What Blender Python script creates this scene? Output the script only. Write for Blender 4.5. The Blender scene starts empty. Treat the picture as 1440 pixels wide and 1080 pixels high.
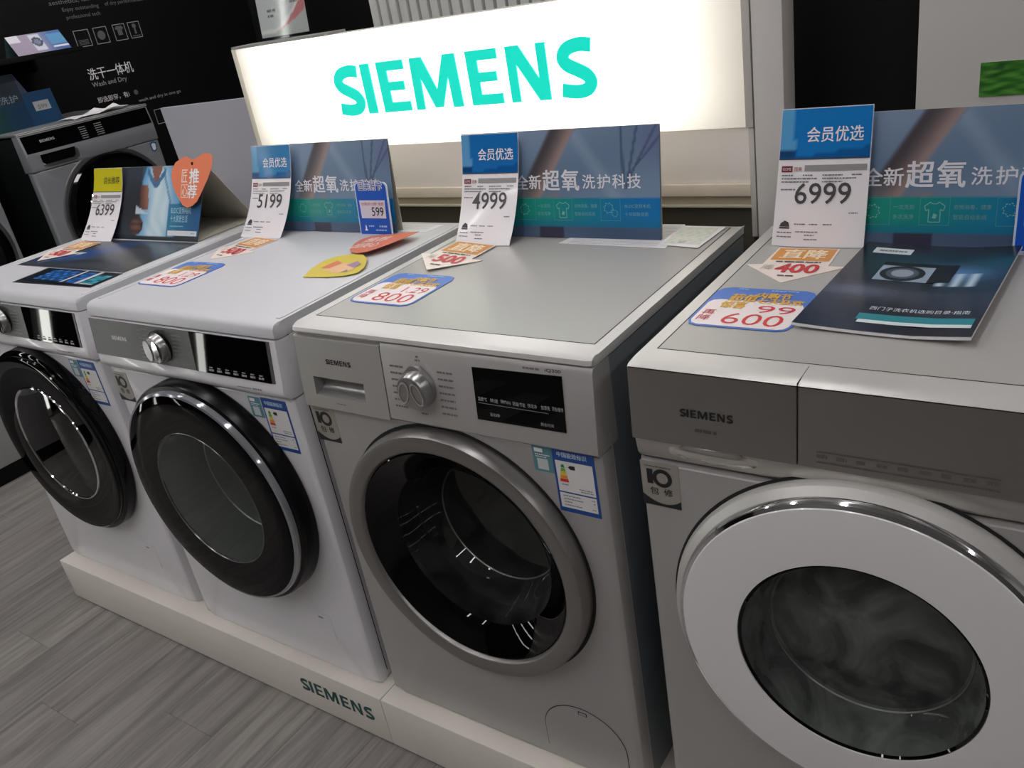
import bpy, bmesh, math, random
from mathutils import Vector, Matrix
from mathutils.geometry import tessellate_polygon

random.seed(7)
SC = bpy.context.scene
COL = SC.collection
PI = math.pi

# ------------------------------------------------------------------ camera, world, exposure
cam_data = bpy.data.cameras.new('camera')
cam = bpy.data.objects.new('camera', cam_data)
COL.objects.link(cam)
RT = Vector((0.82428373, 0.54332991, -0.1592135))
UPV = Vector((-0.11769482, 0.43949972, 0.8904987))
FW = Vector((-0.55380886, 0.71528499, -0.42621958))
cam.matrix_world = Matrix(((RT.x, UPV.x, -FW.x, 1.14846), (RT.y, UPV.y, -FW.y, -0.892557),
                           (RT.z, UPV.z, -FW.z, 1.461428), (0, 0, 0, 1)))
cam_data.sensor_width = 36.0
cam_data.lens = 30.1287
cam_data.clip_start = 0.02
SC.camera = cam

world = bpy.data.worlds.new('world')
SC.world = world
world.use_nodes = True
world.node_tree.nodes['Background'].inputs[0].default_value = (0.5, 0.5, 0.5, 1)
world.node_tree.nodes['Background'].inputs[1].default_value = 0.02

vs = SC.view_settings
vs.view_transform = 'Standard'
vs.look = 'None'
vs.gamma = 1.0
vs.use_curve_mapping = False
vs.exposure = 0.0
LAMP = 23.5          # emission of the ceiling tubes
SIGN = 1.9          # emission of the light box

PT = 0.134          # top of the display plinth
TOP = 0.982         # worktop height of the machines in the row


# ------------------------------------------------------------------ materials
def lin(c):
    c /= 255.0
    return c / 12.92 if c <= 0.04045 else ((c + 0.055) / 1.055) ** 2.4


def L3(rgb):
    return (lin(rgb[0]), lin(rgb[1]), lin(rgb[2]), 1.0)


MATS = {}


def mat(name, rgb, rough=0.5, metal=0.0, coat=0.0, spec=0.5, noise=0.0, nscale=40.0, stretch=(1, 1, 1), bump=0.0):
    """Principled material; noise varies colour (and roughness) a little."""
    if name in MATS:
        return MATS[name]
    m = bpy.data.materials.new(name)
    m.use_nodes = True
    nt = m.node_tree
    b = nt.nodes['Principled BSDF']
    b.inputs['Base Color'].default_value = L3(rgb)
    b.inputs['Roughness'].default_value = rough
    b.inputs['Metallic'].default_value = metal
    b.inputs['Coat Weight'].default_value = coat
    b.inputs['Coat Roughness'].default_value = 0.05
    b.inputs['Specular IOR Level'].default_value = spec
    if noise or bump:
        tc = nt.nodes.new('ShaderNodeTexCoord')
        mp = nt.nodes.new('ShaderNodeMapping')
        mp.inputs['Scale'].default_value = stretch
        nz = nt.nodes.new('ShaderNodeTexNoise')
        nz.inputs['Scale'].default_value = nscale
        nz.inputs['Detail'].default_value = 4
        nt.links.new(tc.outputs['Object'], mp.inputs['Vector'])
        nt.links.new(mp.outputs['Vector'], nz.inputs['Vector'])
        if noise:
            mx = nt.nodes.new('ShaderNodeMix')
            mx.data_type = 'RGBA'
            c = L3(rgb)
            mx.inputs[6].default_value = tuple(x * (1 - noise) for x in c[:3]) + (1,)
            mx.inputs[7].default_value = tuple(min(1, x * (1 + noise)) for x in c[:3]) + (1,)
            nt.links.new(nz.outputs['Fac'], mx.inputs[0])
            nt.links.new(mx.outputs[2], b.inputs['Base Color'])
        if bump:
            bp = nt.nodes.new('ShaderNodeBump')
            bp.inputs['Strength'].default_value = bump
            bp.inputs['Distance'].default_value = 0.001
            nt.links.new(nz.outputs['Fac'], bp.inputs['Height'])
            nt.links.new(bp.outputs['Normal'], b.inputs['Normal'])
    MATS[name] = m
    return m


def ink(rgb, rough=0.45):
    n = 'ink_%d_%d_%d_%d' % (rgb[0], rgb[1], rgb[2], int(rough * 100))
    return mat(n, rgb, rough)


def glow(name, rgb, strength):
    if name in MATS:
        return MATS[name]
    m = bpy.data.materials.new(name)
    m.use_nodes = True
    b = m.node_tree.nodes['Principled BSDF']
    b.inputs['Base Color'].default_value = L3(rgb)
    b.inputs['Emission Color'].default_value = L3(rgb)
    b.inputs['Emission Strength'].default_value = strength
    MATS[name] = m
    return m


def thin_glass(name, tint, f0=0.04, rough=0.02, haze=0.0, scale=9.0):
    """A single sheet of glass: tinted see-through plus a mirror share that grows at grazing angles."""
    if name in MATS:
        return MATS[name]
    m = bpy.data.materials.new(name)
    m.use_nodes = True
    nt = m.node_tree
    nt.nodes.remove(nt.nodes['Principled BSDF'])
    out = nt.nodes['Material Output']

    def math_node(op, a, b=None):
        n = nt.nodes.new('ShaderNodeMath')
        n.operation = op
        for k, v in enumerate((a, b)):
            if v is None:
                continue
            if isinstance(v, (int, float)):
                n.inputs[k].default_value = v
            else:
                nt.links.new(v, n.inputs[k])
        return n.outputs[0]
    tr = nt.nodes.new('ShaderNodeBsdfTransparent')
    tr.inputs[0].default_value = L3(tint)
    gl = nt.nodes.new('ShaderNodeBsdfGlossy')
    gl.inputs['Roughness'].default_value = rough
    ge = nt.nodes.new('ShaderNodeNewGeometry')
    dt = nt.nodes.new('ShaderNodeVectorMath')
    dt.operation = 'DOT_PRODUCT'
    nt.links.new(ge.outputs['Incoming'], dt.inputs[0])
    nt.links.new(ge.outputs['Normal'], dt.inputs[1])
    c = math_node('SUBTRACT', 1.0, math_node('ABSOLUTE', dt.outputs['Value']))
    fr = math_node('ADD', math_node('MULTIPLY', math_node('POWER', c, 5.0), 1.0 - f0), f0)
    mx = nt.nodes.new('ShaderNodeMixShader')
    nt.links.new(fr, mx.inputs[0])
    nt.links.new(tr.outputs[0], mx.inputs[1])
    nt.links.new(gl.outputs[0], mx.inputs[2])
    if haze:
        # wiped, dusty glass: smeary patches of a thin dull film
        df = nt.nodes.new('ShaderNodeBsdfDiffuse')
        df.inputs[0].default_value = L3((196, 204, 198))
        tc = nt.nodes.new('ShaderNodeTexCoord')
        nz = nt.nodes.new('ShaderNodeTexNoise')
        nz.inputs['Scale'].default_value = scale
        nz.inputs['Detail'].default_value = 5
        nz.inputs['Distortion'].default_value = 1.6
        nt.links.new(tc.outputs['Object'], nz.inputs['Vector'])
        mr = nt.nodes.new('ShaderNodeMapRange')
        mr.inputs['From Min'].default_value = 0.32
        mr.inputs['From Max'].default_value = 0.75
        mr.inputs['To Min'].default_value = haze * 0.3
        mr.inputs['To Max'].default_value = haze * 1.7
        nt.links.new(nz.outputs['Fac'], mr.inputs['Value'])
        m2 = nt.nodes.new('ShaderNodeMixShader')
        nt.links.new(mr.outputs[0], m2.inputs[0])
        nt.links.new(mx.outputs[0], m2.inputs[1])
        nt.links.new(df.outputs[0], m2.inputs[2])
        mx = m2
    nt.links.new(mx.outputs[0], out.inputs['Surface'])
    MATS[name] = m
    return m


def picture_mat(rough=0.35):
    n = 'printed_picture_%d' % int(rough * 100)
    if n in MATS:
        return MATS[n]
    m = bpy.data.materials.new(n)
    m.use_nodes = True
    nt = m.node_tree
    a = nt.nodes.new('ShaderNodeVertexColor')
    a.layer_name = 'print'
    b = nt.nodes['Principled BSDF']
    b.inputs['Roughness'].default_value = rough
    nt.links.new(a.outputs[0], b.inputs['Base Color'])
    MATS[n] = m
    return m


WHITE = mat('white_enamel', (222, 220, 224), 0.25, coat=0.4)
WHITE_TOP = mat('white_worktop', (202, 202, 205), 0.33)
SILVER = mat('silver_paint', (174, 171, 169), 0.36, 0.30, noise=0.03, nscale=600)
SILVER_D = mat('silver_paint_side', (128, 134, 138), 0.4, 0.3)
SILVER_RIM = mat('silver_rim', (205, 203, 199), 0.34, 0.35)
LAMINATE = mat('grey_laminate', (170, 168, 163), 0.3, 0.0, noise=0.02, nscale=300)
BRUSHED = mat('brushed_steel', (146, 142, 139), 0.36, 0.75, noise=0.05, nscale=60, stretch=(1, 1, 40))
BRUSHED_L = mat('brushed_steel_light', (190, 186, 181), 0.32, 0.6, noise=0.04, nscale=60, stretch=(1, 1, 40))
CHROME = mat('chrome', (225, 225, 228), 0.06, 1.0)
SATIN = mat('satin_metal', (170, 169, 168), 0.28, 0.9)
BLACKGL = mat('black_gloss', (5, 5, 6), 0.02, spec=0.25)
BLACKRING = mat('black_door_ring', (4, 4, 5), 0.03, spec=0.1)
BLACKPL = mat('black_plastic', (9, 9, 10), 0.25, spec=0.2)
GREYGL = mat('grey_glass_panel', (84, 85, 83), 0.22, 0.0, spec=0.3)
DARKBODY = mat('dark_cabinet', (26, 30, 30), 0.45)
DARKSILVER = mat('dark_silver_front', (158, 160, 164), 0.4, 0.35)
RUBBER = mat('door_gasket', (70, 72, 74), 0.55)
STEEL = mat('drum_steel', (140, 143, 143), 0.38, 0.7, noise=0.2, nscale=90)
SEAM = mat('dark_seam', (20, 20, 22), 0.7)
GL_DARK = thin_glass('smoked_glass', (96, 102, 99), 0.035)
GL_DUSTY = thin_glass('dusty_smoked_glass', (110, 116, 112), 0.04, 0.03, 0.16, 11.0)
GL_SMOKE = thin_glass('smoked_bowl_glass', (96, 102, 102), 0.04, 0.02, 0.035, 8.0)
GL_CLEAR = thin_glass('clear_glass', (205, 211, 208), 0.03)
GL_GREY = thin_glass('grey_glass', (190, 198, 194), 0.045)
PAPER = mat('white_paper', (232, 229, 231), 0.5)
CREAM = mat('cream_board', (232, 226, 214), 0.5)
TEAL_D = ink((12, 78, 82))
INK_K = ink((28, 28, 32))
INK_G = ink((120, 118, 124))
INK_W = ink((240, 240, 242))
RED = ink((196, 30, 45))
ORANGE = ink((226, 138, 50))
BLUE = ink((30, 92, 190))


# ------------------------------------------------------------------ objects
def obj(name, verts, faces, material, parent=None, smooth=None):
    me = bpy.data.meshes.new(name)
    me.from_pydata([tuple(v) for v in verts], [], faces)
    me.update()
    me.materials.append(material)
    if smooth is not None:
        for p in me.polygons:
            p.use_smooth = True
        me.set_sharp_from_angle(angle=math.radians(smooth))
    o = bpy.data.objects.new(name, me)
    COL.objects.link(o)
    if parent is not None:
        o.parent = parent
    return o


def tag(o, label, cat, group=None):
    o['label'] = label
    o['category'] = cat
    if group:
        o['group'] = group
    return o


def thing(name, label, cat, loc=(0, 0, 0), rz=0.0, group=None):
    o = bpy.data.objects.new(name, None)
    o.empty_display_size = 0.05
    COL.objects.link(o)
    o.location = loc
    o.rotation_euler = (0, 0, rz)
    return tag(o, label, cat, group)


def structure(o):
    o['kind'] = 'structure'
    return o


def boxmesh(x0, x1, y0, y1, z0, z1, bevel=0.0, seg=2):
    bm = bmesh.new()
    bmesh.ops.create_cube(bm, size=1.0)
    for v in bm.verts:
        v.co = Vector(((x0 + x1) / 2 + v.co.x * (x1 - x0), (y0 + y1) / 2 + v.co.y * (y1 - y0), (z0 + z1) / 2 + v.co.z * (z1 - z0)))
    if bevel:
        bmesh.ops.bevel(bm, geom=list(bm.edges), offset=bevel, segments=seg, profile=0.6, affect='EDGES')
    return bm


def box(name, x0, x1, y0, y1, z0, z1, material, parent=None, bevel=0.0, seg=2):
    bm = boxmesh(x0, x1, y0, y1, z0, z1, bevel, seg)
    me = bpy.data.meshes.new(name)
    bm.to_mesh(me)
    bm.free()
    me.materials.append(material)
    if bevel:
        for p in me.polygons:
            p.use_smooth = True
        me.set_sharp_from_angle(angle=math.radians(40))
    o = bpy.data.objects.new(name, me)
    COL.objects.link(o)
    if parent is not None:
        o.parent = parent
    return o


def lathe(name, parent, cx, cz, prof, material, seg=96, smooth=35):
    """Revolve (radius, y) pairs around the y axis through (cx, cz)."""
    V, Fc, rings = [], [], []
    for r, y in prof:
        if r < 1e-6:
            rings.append([len(V)])
            V.append((cx, y, cz))
        else:
            s = len(V)
            for i in range(seg):
                a = 2 * PI * i / seg
                V.append((cx + r * math.cos(a), y, cz + r * math.sin(a)))
            rings.append(list(range(s, s + seg)))
    for A, B in zip(rings, rings[1:]):
        for i in range(seg):
            j = (i + 1) % seg
            if len(A) == 1 and len(B) == 1:
                continue
            if len(A) == 1:
                Fc.append((A[0], B[i], B[j]))
            elif len(B) == 1:
                Fc.append((A[i], B[0], A[j]))
            else:
                Fc.append((A[i], B[i], B[j], A[j]))
    return obj(name, V, Fc, material, parent, smooth)


# ------------------------------------------------------------------ flat print on mapped surfaces
def rect(name, parent, fn, x0, y0, x1, y1, m, lift=0.0004, nx=1, ny=1):
    V, Fc = [], []
    for j in range(ny + 1):
        for i in range(nx + 1):
            V.append(fn(x0 + (x1 - x0) * i / nx, y0 + (y1 - y0) * j / ny, lift))
    for j in range(ny):
        for i in range(nx):
            a = j * (nx + 1) + i
            Fc.append((a, a + 1, a + nx + 2, a + nx + 1))
    return obj(name, V, Fc, m, parent, 60 if nx * ny > 1 else None)


def fill(pts):
    return [tuple(t) for t in tessellate_polygon([[Vector((p[0], p[1], 0)) for p in pts]])]


def poly(name, parent, fn, pts, m, lift=0.0004):
    V = [fn(p[0], p[1], lift) for p in pts]
    return obj(name, V, fill(pts), m, parent)


def polys(name, parent, fn, lists, m, lift=0.0004):
    V, Fc = [], []
    for pts in lists:
        s = len(V)
        V += [fn(p[0], p[1], lift) for p in pts]
        Fc += [tuple(s + i for i in t) for t in fill(pts)]
    return obj(name, V, Fc, m, parent)


def slab(name, parent, fn, pts, m, th=0.0006):
    """A card with the given outline and a real thickness."""
    n = len(pts)
    V = [fn(p[0], p[1], 0) for p in pts] + [fn(p[0], p[1], -th) for p in pts]
    t = fill(pts)
    Fc = list(t) + [tuple(n + i for i in reversed(f)) for f in t]
    Fc += [(i, (i + 1) % n, n + (i + 1) % n, n + i) for i in range(n)]
    return obj(name, V, Fc, m, parent)


def sheet(name, parent, fn, w, h, m, th=0.0005, nx=8, ny=16):
    """A bent sheet of paper with thickness."""
    V, Fc = [], []
    N = (nx + 1) * (ny + 1)
    for lift in (0, -th):
        for j in range(ny + 1):
            for i in range(nx + 1):
                V.append(fn(w * i / nx, h * j / ny, lift))
    for j in range(ny):
        for i in range(nx):
            a = j * (nx + 1) + i
            f = (a, a + 1, a + nx + 2, a + nx + 1)
            Fc.append(f)
            Fc.append(tuple(N + k for k in reversed(f)))
    rim = [i for i in range(nx + 1)] + [(j + 1) * (nx + 1) + nx for j in range(ny)] + \
          [ny * (nx + 1) + i for i in range(nx - 1, -1, -1)] + [j * (nx + 1) for j in range(ny - 1, 0, -1)]
    for a, b in zip(rim, rim[1:] + rim[:1]):
        Fc.append((b, a, N + a, N + b))
    return obj(name, V, Fc, m, parent, 50)


def frame_lists(x0, y0, x1, y1, t):
    return [[(x0, y0), (x1, y0), (x1, y0 + t), (x0, y0 + t)], [(x0, y1 - t), (x1, y1 - t), (x1, y1), (x0, y1)],
            [(x0, y0 + t), (x0 + t, y0 + t), (x0 + t, y1 - t), (x0, y1 - t)],
            [(x1 - t, y0 + t), (x1, y0 + t), (x1, y1 - t), (x1 - t, y1 - t)]]


def dashes(x0, x1, y, h, rnd, gap=0.25):
    """Little marks standing for a line of print too small to read."""
    out, x = [], x0
    while x < x1 - h * 0.3:
        L = h * rnd.uniform(1.0, 3.2)
        e = min(x + L, x1)
        out.append([(x, y), (e, y), (e, y + h), (x, y + h)])
        x = e + h * gap * rnd.uniform(0.8, 2.4)
    return out


TXT = {}


def text_geo(s, bold):
    k = (s, bold)
    if k not in TXT:
        c = bpy.data.curves.new('t', 'FONT')
        c.body = s
        c.resolution_u = 3
        c.offset = bold
        o = bpy.data.objects.new('t', c)
        me = o.to_mesh()
        V = [(v.co.x, v.co.y) for v in me.vertices]
        Fc = [tuple(p.vertices) for p in me.polygons]
        o.to_mesh_clear()
        bpy.data.objects.remove(o)
        bpy.data.curves.remove(c)
        xs = [v[0] for v in V]
        ys = [v[1] for v in V]
        a, b, cc, d = min(xs), max(xs), min(ys), max(ys)
        V = [((x - a) / max(b - a, 1e-6), (y - cc) / max(d - cc, 1e-6)) for x, y in V]
        TXT[k] = (V, Fc)
    return TXT[k]


def text(name, parent, fn, s, x0, y0, x1, y1, m, lift=0.0006, bold=0.0, slant=0.0):
    """Lettering fitted to a box. Chinese characters are thickened by overprinting."""
    cjk = any(ord(ch) > 0x2E80 for ch in s)
    V, Fc = text_geo(s, 0.0 if cjk else bold)
    em = (x1 - x0) / max(1, len(s))
    k = bold * em if cjk and bold > 0.003 else 0.0
    sh = [(0, 0)] if not k else [(-k, -k * 0.5), (k, -k * 0.5), (-k, k * 0.5), (k, k * 0.5), (0, 0)]
    P, F2 = [], []
    for q, (dx, dy) in enumerate(sh):
        n = len(P)
        P += [fn(x0 + (x1 - x0) * u + dx + slant * (y1 - y0) * v, y0 + (y1 - y0) * v + dy, lift + q * 0.00002) for u, v in V]
        F2 += [tuple(n + i for i in f) for f in Fc]
    return obj(name, P, F2, m, parent)


def texts(name, parent, fn, items, m, lift=0.0006, bold=0.0):
    o = None
    for s, x0, y0, x1, y1 in items:
        o = text(name, parent, fn, s, x0, y0, x1, y1, m, lift, bold)
    return o


def marks(name, parent, fn, lists, m, lift=0.0004):
    """Print too small to read or to pick apart: one part."""
    o = polys(name, parent, fn, lists, m, lift)
    o['kind'] = 'stuff'
    return o


def picture(name, parent, fn, x0, y0, x1, y1, nx, ny, col, lift=0.0004, rough=0.35, mask=None):
    """A printed picture: a fine grid carrying printed colours, col(u, v) in 0..255."""
    o = rect(name, parent, fn, x0, y0, x1, y1, picture_mat(rough), lift, nx, ny)
    me = o.data
    at = me.color_attributes.new('print', 'FLOAT_COLOR', 'POINT')
    k = 0
    for j in range(ny + 1):
        for i in range(nx + 1):
            at.data[k].color = L3(col(i / nx, j / ny))
            k += 1
    return o


def sst(a, b, x):
    t = max(0.0, min(1.0, (x - a) / (b - a)))
    return t * t * (3 - 2 * t)


def mixc(a, b, t):
    return tuple(a[i] + (b[i] - a[i]) * t for i in range(3))


def wob(u, v, s=1.0, p=0.0):
    return 0.5 + 0.25 * math.sin(u * 7.3 * s + 2.1 * math.sin(v * 5.1 * s + p) + p) + 0.25 * math.sin(v * 9.7 * s + 1.7 * math.sin(u * 6.3 * s + p))


# the seven letters of the sign, cap height 1
def stroke(pts, wd, n=10):
    P = []
    q = [pts[0]] + pts + [pts[-1]]
    for i in range(1, len(q) - 2):
        for k in range(n):
            t = k / n
            p0, p1, p2, p3 = q[i - 1], q[i], q[i + 1], q[i + 2]
            P.append(tuple(0.5 * (2 * p1[d] + (p2[d] - p0[d]) * t + (2 * p0[d] - 5 * p1[d] + 4 * p2[d] - p3[d]) * t * t +
                                  (3 * p1[d] - p0[d] - 3 * p2[d] + p3[d]) * t ** 3) for d in (0, 1)))
    P.append(pts[-1])
    Lf, Rg = [], []
    for i, p in enumerate(P):
        a, b = P[max(0, i - 1)], P[min(len(P) - 1, i + 1)]
        dx, dy = b[0] - a[0], b[1] - a[1]
        l = math.hypot(dx, dy)
        Lf.append((p[0] - dy / l * wd, p[1] + dx / l * wd))
        Rg.append((p[0] + dy / l * wd, p[1] - dx / l * wd))
    return Lf + Rg[::-1]


S_SH = stroke([(0.73, 0.865), (0.5, 0.895), (0.25, 0.84), (0.145, 0.70), (0.22, 0.575), (0.42, 0.475), (0.60, 0.375), (0.675, 0.25), (0.58, 0.13), (0.36, 0.10), (0.07, 0.145)], 0.118)
E_SH = [(0, 0), (0.74, 0), (0.74, 0.19), (0.25, 0.19), (0.25, 0.42), (0.66, 0.42), (0.66, 0.595), (0.25, 0.595), (0.25, 0.815), (0.72, 0.815), (0.72, 1), (0, 1)]
I_SH = [(0, 0), (0.255, 0), (0.255, 1), (0, 1)]
M_SH = [(0, 0), (0.03, 1), (0.335, 1), (0.61, 0.36), (0.88, 1), (1.17, 1), (1.20, 0), (0.95, 0), (0.935, 0.60), (0.69, 0.02), (0.49, 0.02), (0.235, 0.62), (0.215, 0)]
N_SH = [(0, 0), (0, 1), (0.29, 1), (0.67, 0.38), (0.67, 1), (0.87, 1), (0.87, 0), (0.63, 0), (0.20, 0.68), (0.20, 0)]
LETTERS = [(S_SH, 0.0), (I_SH, 0.85), (E_SH, 1.31), (M_SH, 2.19), (E_SH, 3.62), (N_SH, 4.55), (S_SH, 5.61)]
LW = 6.43


def logo(name, parent, fn, x0, y0, h, m, lift=0.0006, wide=1.0):
    return polys(name, parent, fn, [[(x0 + (p[0] + ox) * h * wide, y0 + p[1] * h) for p in sh] for sh, ox in LETTERS], m, lift)


# ================================================================== THE SETTING
FLOORBASE = mat('floor_underlay', (84, 80, 77), 0.7)
fl = structure(box('floor', -3.02, 4.5, -4.6, 2.7, -0.05, -0.006, FLOORBASE))


def plank_mat(i):
    n = 'grey_oak_laminate_%d' % i
    base = [(134, 129, 125), (128, 123, 120), (137, 132, 127), (131, 125, 122), (126, 121, 118)][i]
    m = bpy.data.materials.new(n)
    m.use_nodes = True
    nt = m.node_tree
    b = nt.nodes['Principled BSDF']
    b.inputs['Roughness'].default_value = 0.42
    tc = nt.nodes.new('ShaderNodeTexCoord')
    oi = nt.nodes.new('ShaderNodeObjectInfo')
    ad = nt.nodes.new('ShaderNodeVectorMath')
    ad.operation = 'ADD'
    sc = nt.nodes.new('ShaderNodeVectorMath')
    sc.operation = 'SCALE'
    sc.inputs['Scale'].default_value = 37.0
    mp = nt.nodes.new('ShaderNodeMapping')
    mp.inputs['Scale'].default_value = (26, 1.6, 1)
    nz = nt.nodes.new('ShaderNodeTexNoise')
    nz.inputs['Scale'].default_value = 1.6
    nz.inputs['Detail'].default_value = 7
    nz.inputs['Roughness'].default_value = 0.62
    nz.inputs['Distortion'].default_value = 0.6
    rp = nt.nodes.new('ShaderNodeValToRGB')
    rp.color_ramp.elements[0].position = 0.3
    rp.color_ramp.elements[1].position = 0.72
    rp.color_ramp.elements[0].color = L3(tuple(x * 0.78 for x in base))
    rp.color_ramp.elements[1].color = L3(tuple(min(255, x * 1.16) for x in base))
    nt.links.new(oi.outputs['Random'], sc.inputs[0])
    nt.links.new(tc.outputs['Object'], ad.inputs[0])
    nt.links.new(sc.outputs[0], ad.inputs[1])
    nt.links.new(ad.outputs[0], mp.inputs['Vector'])
    nt.links.new(mp.outputs[0], nz.inputs['Vector'])
    nt.links.new(nz.outputs['Fac'], rp.inputs[0])
    nt.links.new(rp.outputs[0], b.inputs['Base Color'])
    bp = nt.nodes.new('ShaderNodeBump')
    bp.inputs['Strength'].default_value = 0.15
    bp.inputs['Distance'].default_value = 0.001
    nt.links.new(nz.outputs['Fac'], bp.inputs['Height'])
    nt.links.new(bp.outputs[0], b.inputs['Normal'])
    return m


PLW, PLL = 0.178, 1.21
plank_mesh = []
for i in range(5):
    bm = boxmesh(-PLW / 2 + 0.0003, PLW / 2 - 0.0003, -PLL / 2 + 0.0003, PLL / 2 - 0.0003, -0.006, 0, 0.0005, 1)
    me = bpy.data.meshes.new('plank')
    bm.to_mesh(me)
    bm.free()
    me.materials.append(plank_mat(i))
    plank_mesh.append(me)
ix = 0
x = -1.315 - 9 * PLW + PLW / 2
while x < 1.9:
    col = round((x + 1.315 - PLW / 2) / PLW)
    off = {0: -0.211, 1: 0.24, 2: -0.338 + 0.01, 3: 0.12}.get(col % 4, 0) if col % 4 != 2 else -0.338
    for k in range(-2, 2):
        yc = off + PLL / 2 + k * PLL
        if yc - PLL / 2 > 2.6:
            continue
        o = bpy.data.objects.new('plank', plank_mesh[(ix * 7 + k * 3 + 11) % 5])
        COL.objects.link(o)
        o.parent = fl
        o.location = (x, yc, 0)
        ix += 1
    x += PLW

BLACKWALL = mat('black_wall_print', (7, 8, 10), 0.6, spec=0.25)
GREYWALL = mat('grey_wall_paint', (176, 174, 170), 0.6, noise=0.03, nscale=4)
wl = structure(box('wall_left', -3.12, -3.02, -4.6, 2.7, 0, 2.9, BLACKWALL))
wb = structure(box('wall_back', -3.12, 4.6, 2.7, 2.8, 0, 2.9, BLACKWALL))
structure(box('wall_right', 4.5, 4.6, -4.6, 2.7, 0, 2.9, GREYWALL))
structure(box('wall_front', -3.12, 4.6, -4.7, -4.6, 0, 2.9, mat('dim_shop_wall', (120, 118, 116), 0.7)))
structure(box('ceiling', -3.12, 4.6, -4.7, 2.8, 2.9, 3.0, mat('ceiling_board', (190, 190, 188), 0.8)))


def onwall(y, z, l):
    return Vector((-3.02 + l, y, z))


WTX = ink((176, 178, 180))
texts('wall_lettering', wl, onwall, [('aesthetics, full of', 1.55, 1.668, 1.80, 1.69), ('Enjoy outstanding', 1.605, 1.632, 1.795, 1.654),
                                     ('professional tech', 1.612, 1.598, 1.79, 1.62), ('of dry performance, now', 1.83, 1.634, 2.10, 1.656)], ink((120, 122, 124)), 0.001)
texts('wall_lettering', wl, onwall, [('洗干一体机', 1.62, 1.325, 1.868, 1.378)], INK_W, 0.001, 0.006)
texts('wall_lettering', wl, onwall, [('Wash and Dry', 1.622, 1.286, 1.815, 1.314)], WTX, 0.001)
texts('wall_lettering', wl, onwall, [('即洗即穿，有i', 1.624, 1.216, 1.80, 1.244)], INK_W, 0.001, 0.004)
texts('wall_lettering', wl, onwall, [('wash and dry in one go', 1.84, 1.176, 2.10, 1.196)], WTX, 0.001)
fr = []
for y0, y1 in ((1.618, 1.697), (1.722, 1.795), (1.829, 1.897), (1.915, 1.982)):
    polys('wall_icon_frame', wl, onwall, frame_lists(y0, 1.476, y1, 1.551, 0.0028), WTX, 0.001)
polys('wall_icon_frame', wl, onwall, frame_lists(1.906, 1.055, 1.968, 1.128, 0.0028), WTX, 0.001)
ic = []
for k in range(4):
    ic.append([(1.632, 1.486 + k * 0.006), (1.683, 1.486 + k * 0.006), (1.683, 1.489 + k * 0.006), (1.632, 1.489 + k * 0.006)])
for c in ((1.758, 1.514, 0.021), (1.948, 1.532, 0.011), (1.84, 1.23, 0.012)):
    ic.append([(c[0] + c[2] * math.cos(a * PI / 8), c[1] + c[2] * math.sin(a * PI / 8)) for a in range(16)])
ic.append([(1.85, 1.50), (1.876, 1.50), (1.876, 1.525), (1.888, 1.53), (1.878, 1.542), (1.848, 1.542), (1.838, 1.53), (1.85, 1.525)])
ic += [[(1.926, 1.484), (1.97, 1.484), (1.97, 1.488), (1.926, 1.488)], [(1.943, 1.495), (1.955, 1.495), (1.953, 1.522), (1.945, 1.522)]]
marks('wall_icon', wl, onwall, ic, ink((105, 107, 110)), 0.0012)


# ceiling lights: slim linear fittings, out of the frame
def ceiling_light(xc, yc, label):
    t = thing('ceiling_light', label, 'light', (xc, yc, 2.9), 0, 'linear ceiling lights of the shop')
    box('housing', -0.07, 0.07, -0.65, 0.65, -0.05, 0, mat('lamp_housing', (200, 200, 198), 0.5), t, 0.004)
    box('diffuser', -0.045, 0.045, -0.62, 0.62, -0.062, -0.05, glow('lamp_tube', (252, 249, 250), LAMP), t, 0.003)


for r_, yy in enumerate((-3.4, -1.7, 0.0, 1.6)):
    for c_, xx in enumerate((-2.3, -1.0, 0.3, 1.6, 3.0)):
        if (r_, c_) in ((0, 2), (0, 3), (0, 4), (2, 3), (3, 3)):
            continue
        ceiling_light(xx, yy, 'slim linear ceiling light above the washing machine display')


# added, unseen light strips at left that put streaks in the glossy fascias
for yy in (-1.07, -1.44, -1.92):
    t = thing('added_streak_light', 'added vertical light strip, out of view, mirrored as a streak in the glossy fascias', 'light', (-2.98, yy, 0), 0, 'added streak lights by the black wall')
    box('streak_light_case', -0.035, 0.02, -0.035, 0.035, 0, 2.2, mat('lamp_housing', (200, 200, 198), 0.5), t, 0.004)
    box('streak_light_lens', 0.02, 0.028, -0.02, 0.02, 0.05, 2.15, glow('streak_light_glow', (250, 252, 245), 9.0), t, 0.002)


# ================================================================== DISPLAY PLINTHS
PLINTH = mat('plinth_white', (222, 216, 206), 0.45, noise=0.03, nscale=9)
for i, (x0, x1, lab) in enumerate(((-1.29, -0.0115, 'long white display plinth with green lettering on its front'),
                                   (-0.0105, 1.30, 'long white display plinth under the silver washing machines'))):
    p = thing('display_plinth', lab, 'plinth', ((x0 + x1) / 2, 0.30, 0), 0, 'white plinths under the machine row')
    w2 = (x1 - x0) / 2
    box('plinth_body', -w2, w2, -0.339, 0.33, 0.004, PT, PLINTH, p, 0.0025)
    box('plinth_foot', -w2 + 0.01, w2 - 0.01, -0.325, 0.32, 0, 0.004, SEAM, p)
    if i == 0:
        def pf(u, v, l):
            return Vector((u, -0.339 - l, v))
        logo('lettering', p, pf, -0.277 - (x0 + x1) / 2, 0.056, 0.036, ink((0, 72, 70)), 0.0006)

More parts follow.
